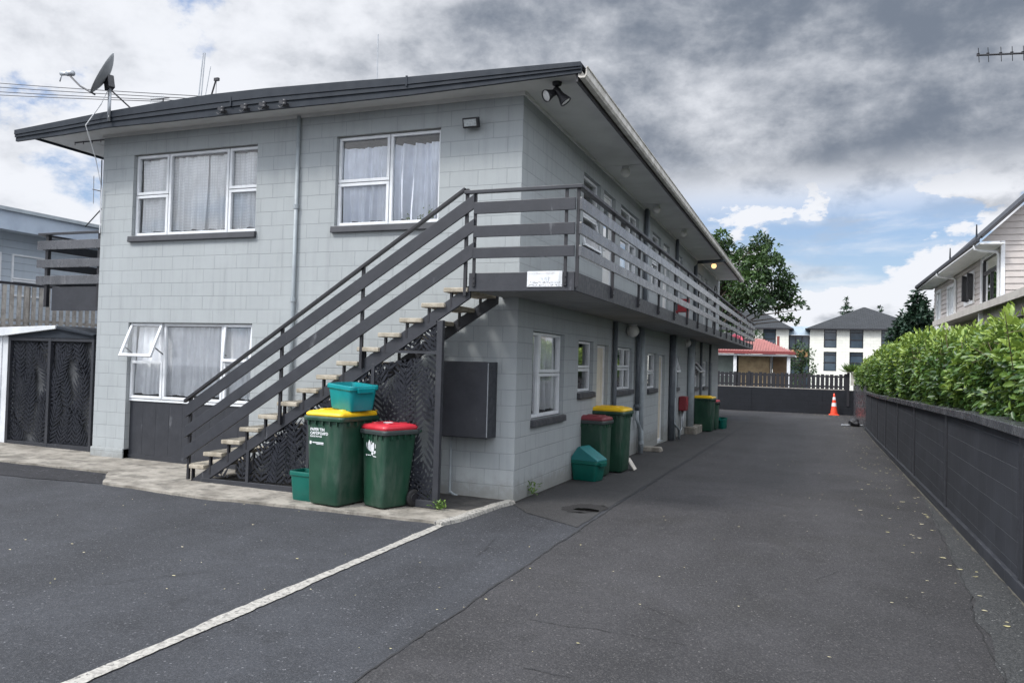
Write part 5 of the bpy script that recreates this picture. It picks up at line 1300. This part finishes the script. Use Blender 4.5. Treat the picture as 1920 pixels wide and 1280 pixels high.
me = bpy.data.meshes.new('rubbish_bag'); bg_.to_mesh(me); bg_.free(); me.materials.append(M_BLACK); o = bpy.data.objects.new('rubbish_bag', me); COL.objects.link(o)
for p in me.polygons: p.use_smooth = True
o.location = (5.02, 22.6, g(5, 22.6)+.13); tag(o, 'small black crumpled bag on the ground at the far foot of the dark wall', 'bag')
tp_ = MB(); tp_.tube([(4.55, 22.5, g(5, 22.5)+.03), (5.3, 22.7, g(5, 22.5)+.04)], .03, 8); single(tag(tp_.build('pipe_offcut', M_GALV), 'short grey pipe lying beside the black bag at the wall foot', 'pipe'), (4.9, 22.6, g(5, 22.5)))

# ------------------------------------------------------------------ right hand house
rh = thing('weatherboard_house', 'cream two storey weatherboard house with dark roof above the hedge on the right', 'house', (11, 18, 0))
HX, HY0, HY1, HZ = 8.0, 14.0, 25.6, 5.18; EX = 7.42
M_LAP = pm('cream_weatherboard', (.50, .455, .425), (.43, .39, .365), 2, .6, .05)
def lapwall(mb, P, u0, u1, z0, z1, ops, e=.165):
    z = z0
    while z < z1:
        zt = min(z+e, z1); cuts = sorted([(o_[0], o_[1]) for o_ in ops if o_[2] < (z+zt)/2 < o_[3]]); segs = []; a = u0
        for c0_, c1_2 in cuts: segs.append((a, c0_)); a = c1_2
        segs.append((a, u1))
        for a, b in segs:
            if b-a > .01:
                mb.add([P(a, -.026, z), P(b, -.026, z), P(b, -.002, zt), P(a, -.002, zt)], [(0, 1, 2, 3)]); mb.add([P(a, -.002, z), P(b, -.002, z), P(b, -.026, z), P(a, -.026, z)], [(0, 1, 2, 3)])
        z = zt
HO = [(14.42, 16.45, 3.70, 5.00), (17.6, 19.0, 3.95, 4.75), (21.0, 22.3, 3.72, 4.72), (23.9, 24.9, 3.2, 4.8)]
PH = lambda u, d, z: (HX+d, u, z)
PG = lambda u, d, z: (u, HY0+d, z)
m_ = MB(); lapwall(m_, PH, HY0, HY1, -.2, HZ, HO); lapwall(m_, PG, HX, 15, -.2, HZ, []); 
z = HZ
while z < HZ+3.4:
    xl = EX+.16+(z-5.24)/.98; m_.add([(xl, HY0-.026, z), (15, HY0-.026, z), (15, HY0-.002, z+.165), (xl+.165/.98, HY0-.002, z+.165)], [(0, 1, 2, 3)]); m_.add([(xl, HY0-.002, z), (15, HY0-.002, z), (15, HY0-.026, z), (xl, HY0-.026, z)], [(0, 1, 2, 3)]); z += .165
m_.build('wall', M_LAP, rh, fix=False)
m_ = MB(); m_.box(HX+.25, 15, HY0+.25, HY1, -.2, HZ-.1); m_.build('room_wall', M_INT, rh)
m_ = MB(); m_.box(HX-.04, HX+.05, HY0-.045, HY0+.05, -.2, HZ); m_.build('corner_board', M_WHITEP, rh)
EX = 7.42
m_ = MB(); zr_ = lambda x: 5.24+(x-EX)*.98
m_.add([(EX, HY0-.45, 5.26), (EX, HY1+.5, 5.14), (13.2, HY1+.5, zr_(13.2)), (13.2, HY0-.45, zr_(13.2)), (EX, HY0-.45, 5.18), (EX, HY1+.5, 5.06), (13.2, HY1+.5, zr_(13.2)-.1), (13.2, HY0-.45, zr_(13.2)-.1)], [(0, 1, 2, 3), (4, 5, 6, 7), (0, 3, 7, 4), (1, 2, 6, 5), (0, 1, 5, 4)])
hroof = m_.build('roof', pm('house_roof', (.022, .025, .032), (.016, .018, .024), 3, .6, .1), rh)
m_ = MB(); m_.bar((EX+.02, HY0-.46, 5.22), (12.8, HY0-.46, zr_(12.8)-.02), .04, .17, (0, -1, .2)); m_.build('barge_board', M_BLACK, hroof)
m_ = MB(); m_.box(EX-.08, EX-.002, HY0-.42, HY1+.5, 5.10, 5.22); m_.build('gutter', pm('gutter_dark', (.020, .023, .032), (.016, .018, .026), 4, .5, .05), hroof, bevel=.02)
m_ = MB(); m_.box(EX, HX-.03, HY0-.40, HY1+.45, 5.055, 5.085); m_.build('soffit', M_WHITEP, hroof)
for y, lab in ((14.12, 0), (20.5, 1)):
    m_ = MB(); m_.tube([(EX-.03, y, 5.12), (EX-.03, y, 5.0), (EX+.1, y, 4.96), (HX-.12, y, 4.92), (HX-.06, y, 4.85), (HX-.06, y, .2)], .04, 8); m_.build('downpipe', M_WHITEP, rh, smooth=True)
for i, op in enumerate(HO):
    gd = [(0, .5, 0, .68), (.5, 1, 0, .68), (0, 1, .68, 1)] if i == 0 else ([(0, .5, 0, 1), (.5, 1, 0, 1)])
    fm = M_ALU
    wd = window(PH, op, gd, parent=rh, sill=False, gmat=M_GLASSD, depth=.02)
    for c in wd.children:
        if c.name.startswith('frame'): c.data.materials[0] = M_BLACK if i < 2 else M_ALU
    if i == 0: MB().box(HX+.14, HX+.16, op[0]+.05, op[1]-.05, op[2]+.03, op[2]+.90).build('blind', pm('teal_blind', (.16, .25, .25), (.12, .19, .19), 2, .7, .05), wd)
    m_ = MB(); sash(m_, PH, op[0]-.09, op[1]+.09, op[2]-.09, op[3]+.09, .10, -.045, .0); m_.build('architrave', M_WHITEP, wd)
# open casement pair
for y0_ in (17.75, 18.6):
    m_ = MB(); m_.bar((HX-.03, y0_, 4.36), (HX-.22, y0_-.30, 4.36), .03, .80); m_.build('open_casement', M_BLACK, rh)
m_ = MB(); m_.box(7.40, HX-.03, 6, 21.2, 3.36, 3.44); m_.box(7.36, 7.40, 6, 21.2, 3.33, 3.50); m_.build('verandah_roof', pm('verandah_cream', (.50, .47, .43), (.42, .39, .36), 3, .6, .05), rh)
m_ = MB(); m_.box(7.55, 7.95, 6.1, 13.9, 3.0, 3.36); m_.build('verandah_beam', M_WOODD, rh)
for y in (7.0, 10.5, 13.8): MB().box(7.45, 7.55, y, y+.1, 0, 3.30).build('verandah_post', M_WHITEP, rh)
m_ = MB(); m_.box(8.0, 15, 5, 13.8, -.2, 3.3); m_.build('garage_wall', M_INT, rh)
for y, h, lab in ((15.2, .45, 0), (19.5, .4, 1)):
    m_ = MB(); m_.tube([(EX+.2, y, 5.35), (EX+.2, y, 5.6+h*.5)], .03, 8, .015); m_.build('vent_pipe', M_FASCIA, hroof)
# antenna on a mast over the right hand house
ta = thing('television_antenna', 'dark television antenna boom with short rods high at the right edge', 'antenna', (8.3, 8.0, 3.4))
A0 = on_plane(1832, 104, 1, 8.0); A1 = on_plane(1990, 97, 1, 8.0)
MB().tube([A0, A1], .020, 8).build('boom', M_BLACK, ta)
for q, px_ in enumerate((1834, 1852, 1876, 1897, 1918, 1940, 1962)):
    c = on_plane(px_, 104-(px_-1832)*.045, 1, 8.0)
    MB().tube([c+Vector((-.02, -.12, .10)), c+Vector((.04, .12, -.10))], .006, 6).build('element', M_BLACK, ta); MB().box(c.x-.025, c.x+.025, c.y-.02, c.y+.02, c.z-.015, c.z+.035).build('clamp', M_BLACK, ta)
MB().tube([(A1.x, 8.0, 3.3), (A1.x, 8.0, A1.z+.2)], .025, 8).build('mast', M_BLACK, ta)

# ------------------------------------------------------------------ far buildings
M_RROOF = pm('red_roof', (.33, .12, .105), (.26, .09, .08), 3, .55, .1)
rd = thing('red_roof_house', 'low house with red corrugated roof and plywood wall behind the rear fence', 'house', (-1, 45, 0))
m_ = MB(); m_.prism([(-12, 2.62), (2.55, 2.62), (2.55, 2.80), (-.2, 3.85), (-12, 3.85)], 1, 44.5, 50)
m_ = MB(); m_.add([(-12, 43.8, 2.78), (2.55, 43.8, 2.74), (.3, 47.5, 3.72), (-12, 47.5, 3.72), (2.55, 51, 2.74), (-12, 51, 2.78)], [(0, 1, 2, 3), (1, 4, 2), (3, 2, 4, 5)])
rroof = m_.build('roof', M_RROOF, rd, fix=False)
rb_ = MB(); x = -8.0
while x < 2.4:
    ytop = 47.5 if x < .3 else 43.8+3.7*(2.55-x)/2.25
    rb_.bar((x, 43.8, 2.80), (min(x, .3) if x < .3 else x, ytop, 2.80+.94*(ytop-43.8)/3.7), .05, .05); x += .17
rb_.build('roof_rib', M_RROOF, rroof)
MB().box(-12, 2.56, 43.70, 43.80, 2.62, 2.80).build('gutter', pm('red_fascia', (.20, .035, .035), (.16, .03, .03), 4, .5, .05), rroof)
MB().box(-12, 2.52, 43.81, 50.9, 2.50, 2.60).build('eave_lining', M_WHITEP, rd)
MB().box(-12, -1.3, 45.0, 50, -.6, 2.5).build('wall', pm('green_grey_wall', (.20, .23, .21), (.16, .19, .17), 2, .8, .05), rd)
MB().box(-1.05, .9, 45.2, 50, -.6, 2.5).build('wall', pm('plywood_wall', (.44, .33, .19), (.28, .20, .11), 2.2, .8, .1, fine=4), rd)['label'] = 'bare plywood wall panel'
MB().box(1.1, 2.1, 46, 50, -.6, 2.5).build('wall', pm('brown_board', (.30, .21, .13), (.22, .15, .09), 2, .8, .1), rd)
for x in (-1.18, 2.15): MB().box(x-.10, x+.10, 44.0, 44.2, -.6, 2.5).build('post', M_WHITEP, rd)
MB().box(-12, -1.3, 44.9, 44.99, 1.15, 1.28).build('rail', M_WHITEP, rd)
MB().box(.98, 1.08, 44.8, 44.9, -.6, 2.5).build('post', M_WOODD, rd)
MB().tube([(1.35, 48, 3.0), (1.35, 48, 3.95)], .09, 8).build('flue', pm('flue_red', (.22, .06, .05), (.18, .05, .04), 4, .6, 0), rroof)

M_WHB = block_mat('cream_block', (.74, .74, .67), (.70, .70, .63), (.55, .55, .49), w=.6, h=.3, ms=.012, bump=.4, streak=.2)
M_TILE = block_mat('charcoal_tile', (.030, .033, .037), (.022, .025, .028), (.008, .009, .010), w=.45, h=.32, ms=.03, bump=1.0, streak=.2)
M_DKWIN = pm('dark_glazing', (.035, .055, .075), (.06, .085, .11), .5, .12, 0, spec=.8)
def hip(x0, x1, y0, y1, ze, za, ov=.45, ridge=0):
    mb = MB(); a, b, c, d = x0-ov, x1+ov, y0-ov, y1+ov; cx_, cy_ = (x0+x1)/2, (y0+y1)/2
    mb.add([(a, c, ze), (b, c, ze), (b, d, ze), (a, d, ze), (cx_-ridge, cy_, za), (cx_+ridge, cy_, za)], [(0, 1, 5, 4), (1, 2, 5), (2, 3, 4, 5), (3, 0, 4), (3, 2, 1, 0)]); return mb
wb_ = thing('white_apartments', 'cream two storey apartment building with charcoal hip roofs beyond the rear fence', 'building', (5, 84, -1))
def pavilion(x0, x1, wins, za, ridge):
    y0 = 80.; ops = []
    for a, b in wins: ops += [(a, b, 3.86+.15, 5.95), (a, b, 1.55, 3.74-.15)]
    m_ = MB(); wall_panel(m_, ops, x0, x1, -1.5, 6.0, lambda u, d, z: (u, y0+d, z), .25); m_.add([(x0, y0, -1.5), (x0, 92, -1.5), (x0, 92, 6), (x0, y0, 6)], [(0, 1, 2, 3)]); m_.add([(x1, y0, -1.5), (x1, 92, -1.5), (x1, 92, 6), (x1, y0, 6)], [(0, 1, 2, 3)])
    m_.build('wall', M_WHB, wb_, fix=False)
    r_ = hip(x0, x1, y0, 92, 6.0, za, .5, ridge).build('roof', M_TILE, wb_)
    MB().box(x0-.5, x1+.5, y0-.56, y0-.49, 5.90, 6.04).build('gutter', M_BLACK, r_)
    MB().box(x0+.02, x1-.02, y0+.02, y0+.06, 3.70, 3.94).build('floor_band', M_WHITEP, wb_)
    for a, b, c, d in ops:
        f = MB(); sash(f, lambda u, dd, z: (u, y0+dd+.15, z), a, b, c, d, .07, 0, .08); fo = f.build('window', M_BLACK, wb_)
        MB().box(a, b, y0+.16, y0+.22, c+(d-c)*.42, c+(d-c)*.47).build('mullion', M_BLACK, fo); MB().box(a, b, y0+.16, y0+.22, c+(d-c)*.82, c+(d-c)*.86).build('mullion', M_BLACK, fo)
        f3 = MB(); f3.add([(a, y0+.21, c), (b, y0+.21, c), (b, y0+.21, d), (a, y0+.21, d)], [(0, 1, 2, 3)]); f3.build('pane', M_DKWIN, fo, fix=False)
pavilion(-9.5, 1.25, [(-7.5, -6.2), (-4.4, -3.2), (-1.4, -.05)], 8.4, 2.0)
pavilion(3.40, 14.6, [(4.78, 6.04), (7.30, 8.62), (10.3, 11.6)], 8.75, .1)
m_ = MB(); m_.box(1.26, 3.39, 80.6, 88, -1.5, 5.3); lk = m_.build('glazed_link', M_DKWIN, wb_)
m_ = MB()
for x in (1.3, 1.95, 2.6, 3.3): m_.box(x-.04, x+.04, 80.5, 80.59, -1.5, 5.3)
for z in (5.25, 3.9, 2.6): m_.box(1.3, 3.3, 80.48, 80.58, z-.05, z+.05)
m_.build('mullion', M_BLACK, lk)
m_ = MB(); m_.add([(1.26, 80.0, 5.32), (3.39, 80.0, 5.32), (3.39, 83, 6.4), (1.26, 83, 6.4)], [(0, 1, 2, 3)]); m_.build('link_roof', pm('link_roof_glass', (.20, .26, .31), (.26, .32, .37), 1, .3, 0), lk, fix=False)
m_ = MB(); m_.box(1.5, 3.2, 80.44, 80.47, 3.0, 3.75); m_.build('timber_screen', pm('timber_orange', (.34, .20, .09), (.26, .14, .06), 2, .7, .1), lk)

# ------------------------------------------------------------------ trees
M_BARK = pm('bark', (.10, .08, .06), (.06, .05, .04), 5, .9, .4, 20)
def tree(name, label, base, h, clumps, lmat, per, leaf, seed, spread=1.0, trunk_r=.3):
    t = thing(name, label, 'tree', base); rs = np.random.RandomState(seed); rr = random.Random(seed); base = Vector(base)
    tm = MB(); top = base+Vector((0, 0, h*.8)); tm.tube([base+Vector((rr.uniform(-.1, .1)*q, rr.uniform(-.1, .1)*q, h*.8*q/6)) for q in range(7)], trunk_r, 10, trunk_r*.2)
    for c, r_ in clumps:
        c = Vector(c); p0 = base+Vector((0, 0, max(.15*h, min(.75*h, (c.z-base.z)*.62)))); mid_ = p0.lerp(c, .55)+Vector((0, 0, .06*h)); tm.tube([p0, mid_, c], trunk_r*.28, 6, trunk_r*.06)
    tm.build('trunk', M_BARK, t, smooth=True)
    P, N3, T3, TI, LL = [], [], [], [], []
    for c, r_ in clumps:
        n_ = int(per*r_*r_); c = np.array(c); d = rs.normal(0, 1, (n_, 3)); d /= np.linalg.norm(d, axis=1, keepdims=True); rad = r_*rs.uniform(.35, 1.0, n_)**.6
        wob = np.array([mnoise.noise(Vector(q*2.1)+Vector(c)*.7) for q in d])*.45+1
        pos = c+d*(rad*wob)[:, None]*[1, 1, .78]; keep = np.array([mnoise.noise(Vector(p)*(1.1/leaf*.25)) for p in pos]) > -.22
        pos = pos[keep]; d = d[keep]; k_ = len(pos); P.append(pos); N3.append(d*.6+[0, 0, .7]+rs.normal(0, .45, (k_, 3))); T3.append(d+rs.normal(0, .7, (k_, 3))+[0, 0, -.25])
        TI.append(.35+rs.normal(0, .18, k_)+rs.uniform(-.22, .25)+.15*d[:, 2]); LL.append(rs.uniform(.7, 1.3, k_)*leaf)
    P = np.concatenate(P); L = np.concatenate(LL)
    leaf_cloud('crown', P, np.concatenate(N3), np.concatenate(T3), L, L*.55, np.concatenate(TI), lmat, t)
    return t
M_TREE = leaf_mat('tree_leaf', (.013, .034, .014), (.036, .078, .022), (.085, .15, .036), .5, .22)
TB = (-4.6, 60, -.6)
def tp(x, y, dy=0): return tuple(on_plane(x, y, 1, 60+dy))
cl = [(tp(1428, 455), .95), (tp(1408, 478, 1), 1.2), (tp(1440, 478, -1), 1.2), (tp(1355, 445), .8), (tp(1372, 470, 1), 1.0), (tp(1345, 470), 1.0), (tp(1390, 500), 1.5), (tp(1425, 505, -1), 1.4), (tp(1455, 500), 1.0),
      (tp(1465, 522), 1.0), (tp(1405, 535, -2), 1.5), (tp(1365, 530, 1), 1.6), (tp(1445, 540, 1), 1.4), (tp(1474, 545), .95), (tp(1375, 562), 1.5), (tp(1418, 565, -2), 1.35), (tp(1455, 566, 1), 1.2), (tp(1490, 570), .75),
      (tp(1503, 580), .5), (tp(1350, 560, 1), 1.6), (tp(1365, 592), .9), (tp(1474, 594), .45), (tp(1345, 600), 1.1), (tp(1490, 600), .3), (tp(1340, 510), 1.4)]
tree('broadleaf_tree', 'large open broadleaf tree rising beyond the balcony end', TB, 12.5, cl, M_TREE, 360, .33, 4, trunk_r=.35)
M_FIR = leaf_mat('fir_needle', (.010, .028, .018), (.022, .052, .030), (.05, .09, .045), .55, .15)
def conifer(label, base, h, rw_, mat, seed, n_tier=14, leaf=.35, per=46):
    t = thing('conifer_tree', label, 'tree', base); base_ = np.array(base); rs = np.random.RandomState(seed)
    MB().tube([base, tuple(base_+[0, 0, h])], .16, 8, .02).build('trunk', M_BARK, t)
    P, N3, T3, L = [], [], [], []
    for k_ in range(n_tier):
        f = k_/(n_tier-1); z = h*(.12+.86*f); rad = rw_*(1-f)**.8+.06; nb_ = max(4, int(11*(1-f)+4))
        for b in range(nb_):
            a = rs.uniform(0, 2*PI); ln = rad*rs.uniform(.7, 1.15); q = np.linspace(.05, 1, max(5, int(per*ln/rw_)))
            dirv = np.array([math.cos(a), math.sin(a), 0]); pos = base_+dirv*(q*ln)[:, None]+np.array([0, 0, 1])*(z-.25*q*ln*.6+.22*(q**3)*ln)[:, None]+rs.normal(0, .05*h/8, (len(q), 3))
            P.append(pos); T3.append(dirv*.6+rs.normal(0, .6, (len(q), 3))+[0, 0, .1]); N3.append(np.tile([0, 0, 1.], (len(q), 1))+rs.normal(0, .4, (len(q), 3))); L.append(rs.uniform(.6, 1.2, len(q))*leaf)
    P = np.concatenate(P); L = np.concatenate(L); leaf_cloud('crown', P, np.concatenate(N3), np.concatenate(T3), L, L*.42, rs.normal(.4, .2, len(P)), mat, t); return t
cb = on_plane(1712, 545, 1, 36); conifer('dark spreading conifer between the far white building and the right house', (cb.x+.2, 36, -.4), cb.z+.5, 2.4, M_FIR, 5, 20, .34, 130)
cb = on_plane(1752, 560, 1, 38); conifer('second dark conifer partly hidden by the right house eave', (cb.x+.3, 38, -.4), cb.z+.2, 2.2, M_FIR, 9, 18, .34, 110)
cb = on_plane(1588, 557, 1, 110); conifer('small pointed conifer tip behind the right charcoal hip roof', (cb.x, 110, -1), cb.z+1, 2.6, leaf_mat('cypress', (.02, .05, .03), (.04, .085, .045), (.06, .11, .06), .6, .1), 7, 18, .5, 60)
cb = on_plane(1650, 575, 1, 100); conifer('thin conifer top right of the charcoal hip roof peak', (cb.x, 100, -1), cb.z+1.2, 1.6, M_FIR, 8, 16, .4, 40)
sc_ = on_plane(1502, 672, 1, 56)
tree('leafy_shrub_tree', 'rounded green bushy tree before the glazed link of the far building', (sc_.x, 56, -1), 4.2, [((sc_.x-.35, 56, 2.4), .75), ((sc_.x+.4, 56.2, 2.7), .7), ((sc_.x, 55.8, 3.3), .65), ((sc_.x+.5, 56, 1.7), .7), ((sc_.x-.5, 56, 1.4), .7), ((sc_.x-.1, 56, .8), .9)], M_TREE, 420, .2, 12, trunk_r=.12)
sc2 = on_plane(1395, 640, 1, 50)
tree('leafy_shrub_tree', 'bushy green foliage showing past the far end of the balcony planks', (sc2.x, 55, -1), 5.6, [((sc2.x+.2, 55, 3.6), .8), ((sc2.x+.6, 55, 4.1), .7), ((sc2.x-.6, 55, 4.4), .9), ((sc2.x-1.6, 55, 4.2), 1.0), ((sc2.x-2.6, 55, 4.0), 1.1)], M_TREE, 380, .22, 14, trunk_r=.12)
